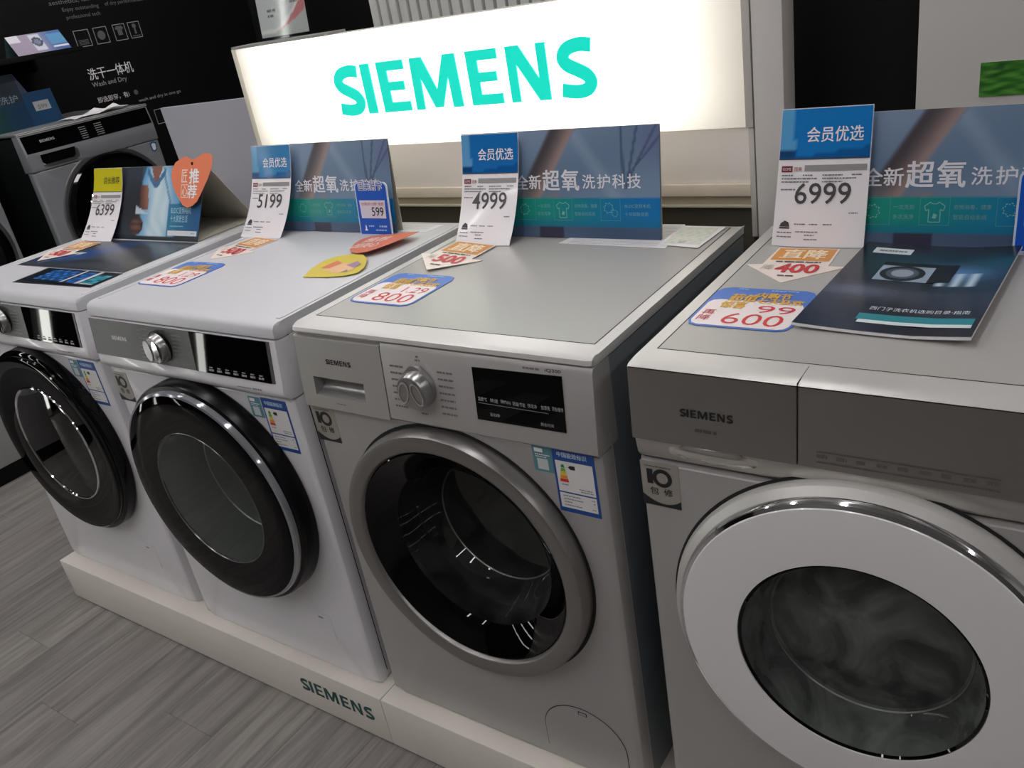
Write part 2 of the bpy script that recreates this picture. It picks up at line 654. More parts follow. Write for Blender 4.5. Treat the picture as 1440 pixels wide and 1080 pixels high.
lp = thing('display_plinth', 'tall pale plinth with black kickboard along the black wall', 'plinth', (-2.64, 0.9, 0))
box('plinth_body', -0.36, 0.36, -1.6, 1.2, 0.07, 0.362, mat('plinth_grey', (150, 148, 148), 0.5), lp, 0.003)
box('kickboard', -0.355, 0.35, -1.595, 1.195, 0, 0.07, BLACKPL, lp)


# ================================================================== WASHING MACHINES
W, D = 0.598, 0.59


def front_plate(name, parent, z0, z1, cx, cz, R, m, th=0.03, n=128):
    ang = [2 * PI * i / n for i in range(n)]

    def hit(a, ins):
        c, s = math.cos(a), math.sin(a)
        t = 9
        if c > 1e-9: t = min(t, (W - ins - cx) / c)
        if c < -1e-9: t = min(t, (ins - cx) / c)
        if s > 1e-9: t = min(t, (z1 - ins * 0.25 - cz) / s)
        if s < -1e-9: t = min(t, (z0 + ins * 0.25 - cz) / s)
        return cx + c * t, cz + s * t
    for X, Z in ((0, z0), (W, z0), (W, z1), (0, z1)):
        a = math.atan2(Z - cz, X - cx) % (2 * PI)
        k = min(range(n), key=lambda i: abs((ang[i] - a + PI) % (2 * PI) - PI))
        ang[k] = a
    loops = [(None, R, th), (None, R, 0.0)]
    V, rings = [], []
    for _, r, y in loops:
        rings.append(list(range(len(V), len(V) + n)))
        V += [(cx + r * math.cos(a), y, cz + r * math.sin(a)) for a in ang]
    for ins, y in ((0.016, 0.0), (0.008, 0.0012), (0.003, 0.0045), (0.0, 0.012), (0.0, th)):
        rings.append(list(range(len(V), len(V) + n)))
        for a in ang:
            X, Z = hit(a, ins)
            V.append((X, y, Z))
    Fc = []
    for A, B in zip(rings, rings[1:]):
        for i in range(n):
            j = (i + 1) % n
            Fc.append((A[i], A[j], B[j], B[i]))
    return obj(name, V, Fc, m, parent, 28)


def bar_x(name, parent, prof, x0, x1, m, er=0.012, yb=None):
    """Extrude a y-z profile along x with softly rounded ends; yb is the back."""
    yb = max(p[0] for p in prof) if yb is None else yb
    V, Fc = [], []
    n = len(prof)
    st = [(x0, 1.0), (x0 + er * 0.25, 0.4), (x0 + er, 0.0), (x1 - er, 0.0), (x1 - er * 0.25, 0.4), (x1, 1.0)]
    for X, k in st:
        for y, z in prof:
            V.append((X, y + (er if y < yb - 1e-6 else 0) * k * k, z))
    for s in range(len(st) - 1):
        for i in range(n):
            j = (i + 1) % n
            a = s * n
            Fc.append((a + i, a + j, a + n + j, a + n + i))
    Fc.append(tuple(range(n - 1, -1, -1)))
    Fc.append(tuple(range((len(st) - 1) * n, len(st) * n)))
    return obj(name, V, Fc, m, parent, 40)


def cabinet(t, m_side, m_seam=None):
    """Cabinet shell behind the front plate, open to the front."""
    i = 0.002
    X0, X1, Y0, Y1, Z0, Z1 = i, W - i, 0.03, D, 0.003, 0.83
    V = [(X0, Y0, Z0), (X1, Y0, Z0), (X1, Y1, Z0), (X0, Y1, Z0), (X0, Y0, Z1), (X1, Y0, Z1), (X1, Y1, Z1), (X0, Y1, Z1)]
    Fc = [(0, 3, 2, 1), (4, 5, 6, 7), (1, 2, 6, 5), (3, 0, 4, 7), (2, 3, 7, 6)]
    c = obj('cabinet', V, Fc, m_side, t)
    for X in (X0 - 0.0008, X1 + 0.0008):
        box('side_seam', X - 0.0009, X + 0.0009, 0.030, 0.0325, 0.02, 0.82, m_seam or SEAM, c)
    for X in (0.06, W - 0.06):
        for Y in (0.07, D - 0.07):
            lathe_z('foot', t, X, Y, 0.0002, 0.014, 0.022, BLACKPL)


def lathe_z(name, parent, X, Y, z0, z1, r, m, n=16):
    V = [(X + r * math.cos(2 * PI * i / n), Y + r * math.sin(2 * PI * i / n), z) for z in (z0, z1) for i in range(n)]
    Fc = [tuple(range(n - 1, -1, -1)), tuple(range(n, 2 * n))] + [(i, (i + 1) % n, n + (i + 1) % n, n + i) for i in range(n)]
    return obj(name, V, Fc, m, parent, 40)


def drum(t, cx, cz, r):
    d = lathe('drum', t, cx, cz, [(r * 0.93, 0.075), (r * 1.06, 0.10), (r * 1.06, 0.40), (r * 0.5, 0.42), (0, 0.415)], STEEL, 64)
    lathe('gasket', t, cx, cz, [(r * 1.0, 0.02), (r * 0.93, 0.03), (r * 0.90, 0.05), (r * 0.95, 0.08)], RUBBER, 64)
    for k in range(3):
        a = PI / 2 + k * 2 * PI / 3
        c, s = math.cos(a), math.sin(a)
        V = []
        for rr, ww in ((r * 1.05, 0.035), (r * 0.82, 0.012)):
            for y in (0.12, 0.38):
                for sg in (-1, 1):
                    V.append((cx + rr * c - sg * ww * s, y, cz + rr * s + sg * ww * c))
        obj('drum_paddle', V, [(0, 2, 3, 1), (4, 5, 7, 6), (0, 4, 6, 2), (1, 3, 7, 5), (0, 1, 5, 4), (2, 6, 7, 3)], STEEL, d)


def decal(t, ox, oz, yf):
    """Mapping onto the front: yf(z) is the surface."""
    return lambda u, v, l: Vector((ox + u, yf(oz + v) - l, oz + v))


def energy_label(t, x, z, yf, pale=False):
    rnd = random.Random(int(x * 1000) + 5)
    f = decal(t, x, z, yf)
    w, h = 0.071, 0.112
    e = slab('energy_label', t, lambda u, v, l: f(u, v, l + 0.0006), [(0, 0), (w, 0), (w, h), (0, h)], ink((24, 74, 150)), 0.0004)
    e['label'] = 'blue and white energy label'
    rect('label_panel', e, f, 0.004, 0.037, w - 0.004, h - 0.021, ink((226, 224, 222)), 0.0010)
    rect('label_panel', e, f, 0.004, 0.008, w - 0.004, 0.0345, ink((226, 224, 222)), 0.0010)
    text('label_heading', e, f, '中国能效标识', 0.009, h - 0.0145, w - 0.012, h - 0.0055, ink((200, 222, 240)), 0.0012, 0.02)
    cols = [(20, 130, 70), (110, 170, 50), (225, 205, 50), (235, 150, 40), (215, 60, 40)]
    for k, c in enumerate(cols):
        y1 = h - 0.027 - k * 0.0062
        hw0, hw1 = 0.0022 + k * 0.0011, 0.0022 + (k + 1) * 0.0011
        poly('efficiency_scale', e, f, [(0.016 - hw1, y1 - 0.0056), (0.016 + hw1, y1 - 0.0056), (0.016 + hw0, y1), (0.016 - hw0, y1)], ink(c), 0.0013)
    poly('efficiency_mark', e, f, [(0.025, h - 0.0305), (0.029, h - 0.027), (0.037, h - 0.027), (0.037, h - 0.034), (0.029, h - 0.034)], INK_K, 0.0013)
    D_ = []
    for (a, b, y) in ((0.01, 0.022, 0.049), (0.04, 0.062, 0.045), (0.042, 0.064, 0.041), (0.01, 0.04, 0.029), (0.058, 0.064, 0.029), (0.01, 0.044, 0.0235), (0.061, 0.064, 0.0235), (0.01, 0.024, 0.018), (0.01, 0.04, 0.0125), (0.058, 0.064, 0.0125)):
        D_ += dashes(a, b, y, 0.0016, rnd)
    marks('fine_print', e, f, D_, INK_G, 0.0013)
    return e


def teal_label(t, x, z, yf):
    rnd = random.Random(int(x * 1000) + 9)
    f = decal(t, x, z, yf)
    e = slab('teal_label', t, lambda u, v, l: f(u, v, l + 0.0005), [(0, 0), (0.034, 0), (0.034, 0.044), (0, 0.044)], ink((88, 140, 150)), 0.0004)
    rect('label_panel', e, f, 0.004, 0.034, 0.019, 0.041, INK_W, 0.0009)
    rect('label_panel', e, f, 0.007, 0.004, 0.026, 0.023, ink((205, 210, 210)), 0.0009)
    marks('fine_print', e, f, dashes(0.005, 0.03, 0.029, 0.0018, rnd) + dashes(0.005, 0.024, 0.0255, 0.0014, rnd), INK_W, 0.0009)


def ten_sticker(t, x, z, yf, mirror=0):
    f = decal(t, x, z, yf)
    w, h = 0.057, 0.072
    e = slab('warranty_sticker', t, lambda u, v, l: f(u, v, l + 0.0005), [(0, 0), (w, 0), (w, h), (0, h)], mat('sticker_silver', (168, 163, 154), 0.3, 0.4), 0.0004)
    e['label'] = 'silver and black warranty sticker'
    arc = [(0, 0), (w, 0), (w, 0.014)] + [(w - w * k / 12, 0.0035 + 0.019 * (k / 12 - 0.42) ** 2 * (2.2 if k / 12 > 0.42 else 2.6) + 0.001) for k in range(1, 12)] + [(0, 0.018)]
    poly('sticker_band', e, f, arc, INK_K, 0.0009)
    text('sticker_number', e, f, '1', 0.009, 0.036, 0.018, 0.060, INK_K, 0.0010, 0.05)
    ring = []
    for k in range(32):
        a, b = 2 * PI * k / 32, 2 * PI * (k + 1) / 32
        ring.append([(0.032 + r * math.cos(q), 0.047 + r * 1.02 * math.sin(q)) for r, q in ((0.0145, a), (0.0145, b), (0.0085, b), (0.0085, a))])
    polys('sticker_number', e, f, ring, INK_K, 0.0010)
    texts('sticker_text', e, f, [('包', 0.012, 0.019, 0.025, 0.031), ('修', 0.033, 0.019, 0.046, 0.031)], INK_K, 0.0010, 0.01)
    marks('fine_print', e, f, dashes(0.006, 0.046, 0.064, 0.0016, random.Random(3)), ink((90, 86, 80)), 0.0009)


def service_flap(t, cx, z0, z1, r, m):
    """Filter flap: a rounded cover with a fine dark gap, standing just proud."""
    out = [(cx - r, z0), (cx + r, z0)] + [(cx + r * math.cos(PI * k / 20), z1 - r * 0.9 + r * 0.9 * math.sin(PI * k / 20)) for k in range(0, 21)]
    f = lambda u, v, l: Vector((u, 0.0 - l, v))
    sc_ = lambda k: [(cx + (p[0] - cx) * k, z0 + (p[1] - z0) * k) for p in out]
    fl_ = slab('service_flap', t, lambda u, v, l: f(u, v, l + 0.0009), sc_(0.985), m, 0.001)
    polys('flap_gap', fl_, f, [sc_(1.0)], SEAM, 0.0004)
    rect('flap_latch', fl_, f, cx - 0.006, z1 - 0.016, cx + 0.012, z1 - 0.008, SEAM, 0.0012)
    rect('flap_latch_key', fl_, f, cx - 0.004, z1 - 0.0145, cx + 0.010, z1 - 0.0095, m, 0.0015)


def screen_text(parent, f, items, c=(170, 175, 178), lift=0.0016):
    texts('screen_lettering', parent, f, items, ink(c), lift)


# ---- the white pair ------------------------------------------------------------
def white_washer(loc, label, clear_rim):
    t = thing('washing_machine', label, 'washer', loc, 0, 'washing machines on the white plinths')
    cx, cz, R = W / 2, 0.449, 0.245
    cabinet(t, WHITE)
    drum(t, cx, cz, 0.19)
    front_plate('front_panel', t, 0.0015, 0.700, cx, cz, R - 0.01, WHITE)
    # slanted fascia, its lower lip bulging forward
    prof = [(0.05, 0.703), (-0.004, 0.703), (-0.014, 0.712), (-0.016, 0.722), (-0.013, 0.735), (-0.002, 0.817), (0.05, 0.817)]
    fa = bar_x('control_panel', t, prof, 0, W, WHITE, 0.014)
    yf = lambda z: -0.013 + (z - 0.735) / 0.082 * 0.011
    f = decal(t, 0, 0, yf)
    gp = slab('panel_glass', fa, lambda u, v, l: f(u, v, l + 0.0014), [(0.004, 0.738), (W - 0.018, 0.738), (W - 0.016, 0.8165), (0.004, 0.8165)], GREYGL, 0.0014)
    sp = slab('display_screen', t, lambda u, v, l: f(u, v, l + 0.0024), [(0.353, 0.738), (0.572, 0.738), (0.574, 0.8165), (0.353, 0.8165)], BLACKGL, 0.0012)
    rnd = random.Random(4)
    ds = []
    for k in range(7):
        ds += dashes(0.395 + k * 0.024, 0.409 + k * 0.024, 0.743, 0.004, rnd) + dashes(0.397 + k * 0.024, 0.407 + k * 0.024, 0.749, 0.0025, rnd)
    marks('screen_lettering', sp, f, ds, ink((150, 152, 154)), 0.0028)
    logo('brand_logo', fa, f, 0.078, 0.776, 0.0085, ink((215, 215, 213)), 0.0018)
    pm = []
    for k in range(8):
        pm += dashes(0.178, 0.208, 0.747 + k * 0.008, 0.0026, rnd) + dashes(0.292, 0.325, 0.747 + k * 0.008, 0.0026, rnd)
    marks('programme_names', fa, f, pm, ink((118, 119, 117)), 0.0018)
    # dial: chrome two-lobed knob
    kx, kz = 0.250, 0.775
    ky = yf(kz)
    kn = lathe('dial', t, kx, kz, [(0.033, ky), (0.033, ky - 0.004), (0.031, ky - 0.006), (0.0295, ky - 0.018), (0.027, ky - 0.021), (0, ky - 0.0215)], SATIN, 48)
    lathe('dial_collar', kn, kx, kz, [(0.036, ky - 0.001), (0.036, ky - 0.004), (0.032, ky - 0.005)], BLACKPL, 48)
    for sg in (-1, 1):
        lobe = [(kx + sg * (0.014 + 0.010 * math.cos(2 * PI * k / 20)), kz + 0.023 * math.sin(2 * PI * k / 20)) for k in range(20)]
        g = lambda u, v, l: Vector((u, ky - 0.0215 - l - 0.002 * abs(u - kx) / 0.03, v))
        slab('dial_lobe', kn, lambda u, v, l: g(u, v, l + 0.0012), lobe, CHROME, 0.0012)
    # worktop with rounded front and a shallow side ridge
    top = [(D, 0.819), (0.004, 0.819), (0.0, 0.822), (0.001, 0.838), (0.006, 0.845), (0.016, 0.848), (D - 0.004, 0.848), (D, 0.844)]
    wt = bar_x('worktop', t, top, 0, W, WHITE_TOP, 0.010)
    box('worktop_ridge', 0.008, 0.020, 0.03, D - 0.02, 0.847, 0.8496, WHITE_TOP, wt, 0.0012)
    box('worktop_ridge', W - 0.020, W - 0.008, 0.03, D - 0.02, 0.847, 0.8496, WHITE_TOP, wt, 0.0012)
    # door
    if clear_rim:
        dr = lathe('door', t, cx, cz, [(0.235, 0.004), (0.2585, 0.0), (0.2615, -0.004), (0.2605, -0.034), (0.2575, -0.040), (0.2495, -0.0425)], BLACKPL)
        lathe('door_clear_rim', dr, cx, cz, [(0.2505, -0.0425), (0.2500, -0.0500), (0.2485, -0.0535), (0.2435, -0.0550)], mat('clear_rim_plastic', (150, 152, 158), 0.10, 0.5, coat=0.5))
        lathe('door_glass_ring', dr, cx, cz, [(0.2435, -0.0550), (0.242, -0.0556), (0.20, -0.0552), (0.159, -0.0535)], BLACKRING)
        lathe('window_trim', dr, cx, cz, [(0.159, -0.0535), (0.1578, -0.0545), (0.1562, -0.052)], mat('window_bead', (120, 124, 122), 0.2, 0.6))
        lathe('door_window', dr, cx, cz, [(0.1565, -0.053), (0.10, -0.056), (0.05, -0.0575), (0, -0.058)], GL_GREY)
        lathe('door_bowl', dr, cx, cz, [(0.156, -0.050), (0.150, 0.0), (0.138, 0.055), (0.128, 0.062), (0, 0.065)], mat('bowl_grey', (112, 118, 115), 0.25, 0.2, noise=0.12, nscale=14))
        lathe('bowl_rim', dr, cx, cz, [(0.140, 0.0515), (0.138, 0.050), (0.136, 0.0525)], SATIN)
    else:
        dr = lathe('door', t, cx, cz, [(0.235, 0.004), (0.256, 0.0), (0.2585, -0.004), (0.257, -0.026), (0.252, -0.030), (0.2465, -0.031), (0.2460, -0.038), (0.243, -0.0405)], BLACKGL)
        lathe('door_glass_ring', dr, cx, cz, [(0.243, -0.0405), (0.240, -0.0410), (0.21, -0.0395), (0.162, -0.034)], BLACKRING)
        lathe('window_trim', dr, cx, cz, [(0.162, -0.034), (0.161, -0.0365), (0.1585, -0.037), (0.156, -0.034)], CHROME)
        lathe('door_window', dr, cx, cz, [(0.1565, -0.034), (0.10, -0.038), (0.05, -0.0405), (0, -0.041)], GL_DARK)
        lathe('door_bowl', dr, cx, cz, [(0.156, -0.030), (0.150, 0.02), (0.135, 0.075), (0.10, 0.085), (0, 0.09)], GL_CLEAR)
    y0 = lambda z: 0.0
    energy_label(t, 0.503, 0.582, y0)
    teal_label(t, 0.466, 0.648, y0)
    ten_sticker(t, 0.004, 0.618, y0)
    fl_ = lambda u, v, l: Vector((u, -l, v))
    sf = slab('service_flap', t, lambda u, v, l: fl_(u, v, l + 0.0006), [(0.40, 0.09), (0.50, 0.09), (0.50, 0.16), (0.40, 0.16)], WHITE, 0.0008)
    rect('flap_latch', sf, fl_, 0.462, 0.146, 0.476, 0.151, INK_G, 0.001)
    marks('fine_print', fa, lambda u, v, l: Vector((u, -0.0165 - l, v)), dashes(0.47, 0.51, 0.7205, 0.002, rnd) + dashes(0.515, 0.54, 0.7205, 0.003, rnd), INK_G, 0.0006)
    return t


white_washer((-1.288, 0.002, PT), 'white washing machine with black glass door, at the far left end of the row', False)
white_washer((-0.6355, -0.008, PT), 'white washing machine with clear-rimmed black door, beside the silver one', True)


# ---- the silver machine with the wide smoked door --------------------------------
def silver_washer(loc):
    t = thing('washing_machine', 'silver washing machine with grey-ringed smoked glass door and black display', 'washer', loc, 0, 'washing machines on the white plinths')
    cx, cz, R = W / 2, 0.446, 0.243
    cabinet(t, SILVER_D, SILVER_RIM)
    drum(t, cx, cz, 0.19)
    front_plate('front_panel', t, 0.0015, 0.698, cx, cz, R - 0.012, SILVER)
    y0 = lambda z: 0.0
    prof = [(0.05, 0.700), (-0.006, 0.700), (-0.010, 0.704), (-0.010, 0.712), (0.002, 0.826), (0.006, 0.833), (0.05, 0.833)]
    fa = bar_x('control_panel', t, prof, 0.2074, W, SILVER, 0.0015)
    yf = lambda z: -0.010 + (z - 0.712) / 0.114 * 0.012
    f = decal(t, 0, 0, yf)
    # detergent drawer front, proud of the fascia, with a recessed grip
    dw = thing_part_drawer(t, f)
    # programme names
    rnd = random.Random(8)
    pm = []
    for k in range(7):
        pm += dashes(0.224, 0.252, 0.728 + k * 0.0115, 0.0032, rnd) + dashes(0.322, 0.352, 0.728 + k * 0.0115, 0.0032, rnd)
    pm += dashes(0.278, 0.292, 0.722, 0.003, rnd) + dashes(0.280, 0.290, 0.812, 0.003, rnd) + dashes(0.282, 0.288, 0.818, 0.003, rnd)
    marks('programme_names', fa, f, pm, ink((112, 108, 106)), 0.0006)
    # dial with its pointed collar
    kx, kz = 0.283, 0.769
    ky = yf(kz)
    out = []
    for k in range(48):
        a = PI / 2 + 2 * PI * k / 48
        r = 0.0325 + 0.0075 * max(0, math.cos(a - PI / 2)) ** 10
        out.append((kx + r * math.cos(a), kz + r * math.sin(a)))
    g = lambda u, v, l: Vector((u, ky - l, v))
    kn = slab('dial', t, lambda u, v, l: g(u, v, l + 0.008), out, SATIN, 0.008)
    lathe('dial_cap', kn, kx, kz, [(0.0315, ky - 0.008), (0.030, ky - 0.022), (0.0275, ky - 0.025), (0, ky - 0.0255)], SATIN, 48)
    for sg in (-1, 1):
        ring = []
        for k in range(24):
            q = []
            for a, rr in ((k, 1.0), (k + 1, 1.0), (k + 1, 0.82), (k, 0.82)):
                an = 2 * PI * a / 24
                u0, v0 = 0.0105 * rr * math.cos(an), 0.0205 * rr * math.sin(an)
                th = sg * 0.28
                q.append((kx + sg * 0.0135 + u0 * math.cos(th) - v0 * math.sin(th), kz + u0 * math.sin(th) + v0 * math.cos(th)))
            ring.append(q)
        polys('dial_lobe', kn, g, ring, CHROME, 0.0264)
    # display
    sp = slab('display_screen', t, lambda u, v, l: f(u, v, l + 0.0014), [(0.392, 0.731), (0.549, 0.733), (0.549, 0.8185), (0.392, 0.815)], BLACKGL, 0.0014)
    screen_text(sp, f, [('温度℃', 0.397, 0.7625, 0.414, 0.769), ('转速', 0.420, 0.7625, 0.434, 0.769), ('预约(h)', 0.439, 0.763, 0.457, 0.7695), ('防皱/节能', 0.461, 0.763, 0.483, 0.7695),
                        ('快洗净', 0.487, 0.7635, 0.503, 0.77), ('加漂洗', 0.510, 0.764, 0.525, 0.7705), ('开始/暂停', 0.529, 0.7645, 0.5475, 0.771), ('童锁3秒', 0.417, 0.740, 0.435, 0.7455), ('剩余时间', 0.507, 0.738, 0.529, 0.7435)])
    rect('screen_line', sp, f, 0.397, 0.7585, 0.522, 0.7595, ink((120, 122, 124)), 0.0016)
    texts('fine_print', fa, f, [('iQ300', 0.522, 0.8215, 0.548, 0.8275)], INK_K, 0.0006, 0.01)
    marks('fine_print', fa, f, dashes(0.484, 0.512, 0.823, 0.003, rnd), ink((120, 116, 114)), 0.0006)
    # worktop: light rim and grey laminate plate set into it
    top = [(D, 0.834), (0.008, 0.834), (0.005, 0.837), (0.007, 0.8435), (0.016, 0.8478), (D - 0.004, 0.8478), (D, 0.844)]
    wt = bar_x('worktop', t, top, 0, W, SILVER_RIM, 0.010)
    box('worktop_plate', 0.021, W - 0.021, 0.052, D - 0.012, 0.842, 0.8481, LAMINATE, wt, 0.0006, 1)
    gp_ = lambda u, v, l: Vector((u, v, 0.84795))
    polys('worktop_seam', wt, gp_, frame_lists(0.0195, 0.0505, W - 0.0195, D - 0.0105, 0.002), SEAM, 0)
    # door: dark gap, broad silver ring, smoked cone and inner bowl
    dr = lathe('door', t, cx, cz, [(0.232, 0.010), (0.2475, 0.0), (0.2482, -0.010), (0.2465, -0.024), (0.2435, -0.0295), (0.2385, -0.0312), (0.2175, -0.0300), (0.2145, -0.0280), (0.212, -0.022)], SATIN_DOOR)
    lathe('door_gap', dr, cx, cz, [(0.2535, -0.0006), (0.247, -0.0008)], SEAM)
    lathe('door_glass_ring', dr, cx, cz, [(0.212, -0.022), (0.209, -0.023), (0.19, -0.012), (0.163, 0.012)], BLACKGL)
    lathe('door_bowl', dr, cx, cz, [(0.163, 0.012), (0.158, 0.03), (0.145, 0.075), (0.128, 0.10), (0.122, 0.101), (0.06, 0.094), (0, 0.092)], GL_SMOKE)
    lathe('bowl_rim', dr, cx, cz, [(0.1285, 0.0985), (0.1268, 0.0975), (0.1255, 0.0995)], mat('bowl_bead', (120, 122, 120), 0.3, 0.6))
    energy_label(t, 0.512, 0.587, y0)
    teal_label(t, 0.477, 0.652, y0)
    ten_sticker(t, -0.004 + 0.004, 0.622, y0)
    service_flap(t, 0.484, 0.03, 0.158, 0.085, SILVER)
    return t


def thing_part_drawer(t, f):
    x0, x1, z0, z1 = 0.0, 0.206, 0.7, 0.8285
    a0, a1, b0, b1 = 0.037, 0.157, 0.724, 0.758
    V, Fc = [], []

    def q(*p):
        s = len(V)
        V.extend(p)
        Fc.append(tuple(range(s, s + len(p))))
    P = lambda u, v, k=0.0005: f(u, v, k)
    e = x0 + 0.005
    q(P(e, z0), P(x1, z0), P(x1, b0), P(e, b0))
    q(P(e, b1), P(x1, b1), P(x1, z1), P(e, z1))
    q(P(e, b0), P(a0, b0), P(a0, b1), P(e, b1))
    q(P(a1, b0), P(x1, b0), P(x1, b1), P(a1, b1))
    q(P(x0, z0, -0.006), P(e, z0), P(e, z1), P(x0, z1, -0.006))
    q(P(x0, z0, -0.05), P(x0, z0, -0.006), P(x0, z1, -0.006), P(x0, z1, -0.05))
    q(P(x1, z0, -0.05), P(x1, z1, -0.05), P(x1, z1), P(x1, z0))
    q(P(x0, z1, -0.006), P(e, z1), P(x1, z1), P(x1, z1, -0.05), P(x0, z1, -0.05))
    q(P(x0, z0, -0.05), P(x1, z0, -0.05), P(x1, z0), P(e, z0), P(x0, z0, -0.006))
    d = obj('detergent_drawer', V, Fc, SILVER_L, t)
    box('drawer_cover', 0.0, 0.207, 0.012, 0.05, 0.829, 0.833, SILVER, d)
    V, n = [], 10
    for k in range(n + 1):
        s = k / n
        lift = 0.0005 - 0.020 * math.sin(PI * s ** 0.8)
        V += [f(a0 + 0.004 * math.sin(s * PI), b0 + (b1 - b0) * s, lift), f(a1, b0 + (b1 - b0) * s, lift)]
    Fc = [(2 * k, 2 * k + 1, 2 * k + 3, 2 * k + 2) for k in range(n)]
    for sd in (0, 1):
        base = len(V)
        for k in range(n + 1):
            V.append(f((a0, a1)[sd], b0 + (b1 - b0) * k / n, 0.0005))
        for k in range(n):
            Fc.append((2 * k + sd, 2 * (k + 1) + sd, base + k + 1, base + k))
    obj('grip_recess', V, Fc, mat('grip_metal', (150, 148, 146), 0.3, 0.6), d, 40)
    logo('brand_logo', d, f, 0.076, 0.7845, 0.0092, INK_K, 0.0010)
    marks('fine_print', d, f, dashes(0.085, 0.108, 0.712, 0.002, random.Random(2)), ink((130, 126, 122)), 0.0010)
    return d


SILVER_L = mat('silver_paint_light', (186, 184, 179), 0.36, 0.5)
SATIN_DOOR = mat('silver_door_ring', (140, 137, 135), 0.33, 0.75)
silver_washer((-0.004, 0.0, PT))


# ---- the large silver machine on the right ---------------------------------------
def steel_washer(loc):
    t = thing('washing_machine', 'silver washing machine with white-ringed door and brushed steel fascia, nearest on the right', 'washer', loc, 0, 'washing machines on the white plinths')
    cx, cz, R = W / 2, 0.470, 0.245
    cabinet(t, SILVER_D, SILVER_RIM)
    drum(t, cx, cz, 0.19)
    front_plate('front_panel', t, 0.0015, 0.700, cx, cz, R - 0.010, SILVER)
    y0 = lambda z: 0.0
    prof = [(0.05, 0.7025), (0.010, 0.7025), (0.004, 0.706), (0.0, 0.712), (-0.004, 0.738), (0.05, 0.738)]
    lip = bar_x('fascia_lip', t, prof, 0, W, BRUSHED_L, 0.006)
    prof = [(0.05, 0.739), (-0.008, 0.739), (-0.0085, 0.742), (-0.002, 0.8425), (0.05, 0.8425)]
    fa = bar_x('control_panel', t, prof, 0.2235, W, BRUSHED, 0.0015)
    dw = bar_x('detergent_drawer', t, prof, 0, 0.222, BRUSHED, 0.0015)
    yf = lambda z: -0.0085 + (z - 0.742) / 0.104 * 0.0065
    f = decal(t, 0, 0, yf)
    # scooped finger grip under the drawer
    V, Fc = [], []
    for j in range(7):
        for i in range(17):
            u, v = i / 16, j / 6
            e = max(0.0, 1 - ((u - 0.5) / 0.5) ** 2 - ((v - 0.5) / 0.5) ** 2 * 0.9) ** 0.9
            V.append((0.048 + 0.125 * u, 0.0004 - 0.004 * v - 0.0062 * e, 0.7125 + 0.025 * v))
    for j in range(6):
        for i in range(16):
            a = j * 17 + i
            Fc.append((a, a + 1, a + 18, a + 17))
    obj('finger_grip', V, Fc, mat('polished_steel', (225, 222, 216), 0.12, 0.9), dw, 60)
    logo('brand_logo', dw, f, 0.072, 0.7825, 0.0112, INK_K, 0.0006)
    marks('fine_print', dw, f, dashes(0.092, 0.121, 0.763, 0.004, random.Random(5)), ink((80, 76, 74)), 0.0006)
    rnd = random.Random(11)
    ds = []
    for k in range(9):
        ds += dashes(0.246 + k * 0.0225, 0.258 + k * 0.0225, 0.754, 0.0042, rnd)
    ds += dashes(0.246, 0.44, 0.7615, 0.0016, rnd, 0.1) + dashes(0.246, 0.44, 0.7475, 0.0016, rnd, 0.1)
    marks('programme_names', fa, f, ds, ink((92, 89, 87)), 0.0006)
    top = [(D, 0.8435), (-0.001, 0.8435), (-0.003, 0.8447), (0.001, 0.8463), (0.020, 0.8478), (D - 0.004, 0.8478), (D, 0.843)]
    wt = bar_x('worktop', t, top, 0, W, SILVER_RIM, 0.004)
    box('worktop_plate', 0.021, W - 0.021, 0.052, D - 0.012, 0.8405, 0.8481, LAMINATE, wt, 0.0006, 1)
    polys('worktop_seam', wt, lambda u, v, l: Vector((u, v, 0.84795)), frame_lists(0.0195, 0.0505, W - 0.0195, D - 0.0105, 0.002), SEAM, 0)
    box('worktop_joint', 0.2225, 0.2232, -0.0032, 0.045, 0.844, 0.8480, SEAM, wt)
    dr = lathe('door', t, cx, cz, [(0.235, 0.012), (0.255, 0.002), (0.2565, -0.005), (0.2535, -0.014), (0.2425, -0.0215)], SILVER_RIM)
    lathe('door_gap', dr, cx, cz, [(0.2605, -0.0006), (0.254, -0.0009)], SEAM)
    lathe('chrome_ring', dr, cx, cz, [(0.2432, -0.0205), (0.2424, -0.0270), (0.2395, -0.0318), (0.2345, -0.0340)], CHROME)
    lathe('white_ring', dr, cx, cz, [(0.2345, -0.0338), (0.2330, -0.0352), (0.19, -0.0385), (0.154, -0.0385), (0.1535, -0.037)], mat('white_door_ring', (226, 224, 224), 0.22, coat=0.4))
    lathe('door_rim', dr, cx, cz, [(0.1535, -0.037), (0.152, -0.038), (0.149, -0.035)], BLACKGL)
    lathe('door_window', dr, cx, cz, [(0.152, -0.036), (0.149, -0.024), (0.141, 0.0), (0.130, 0.025), (0.126, 0.027), (0.075, 0.018), (0, 0.012)], GL_DUSTY)
    lathe('bowl_rim', dr, cx, cz, [(0.1315, 0.0235), (0.1302, 0.0225), (0.129, 0.0245)], mat('bowl_bead', (120, 122, 120), 0.3, 0.6))
    ten_sticker(t, 0.003, 0.628, y0)
    return t


steel_washer((0.6455, 0.008, PT))


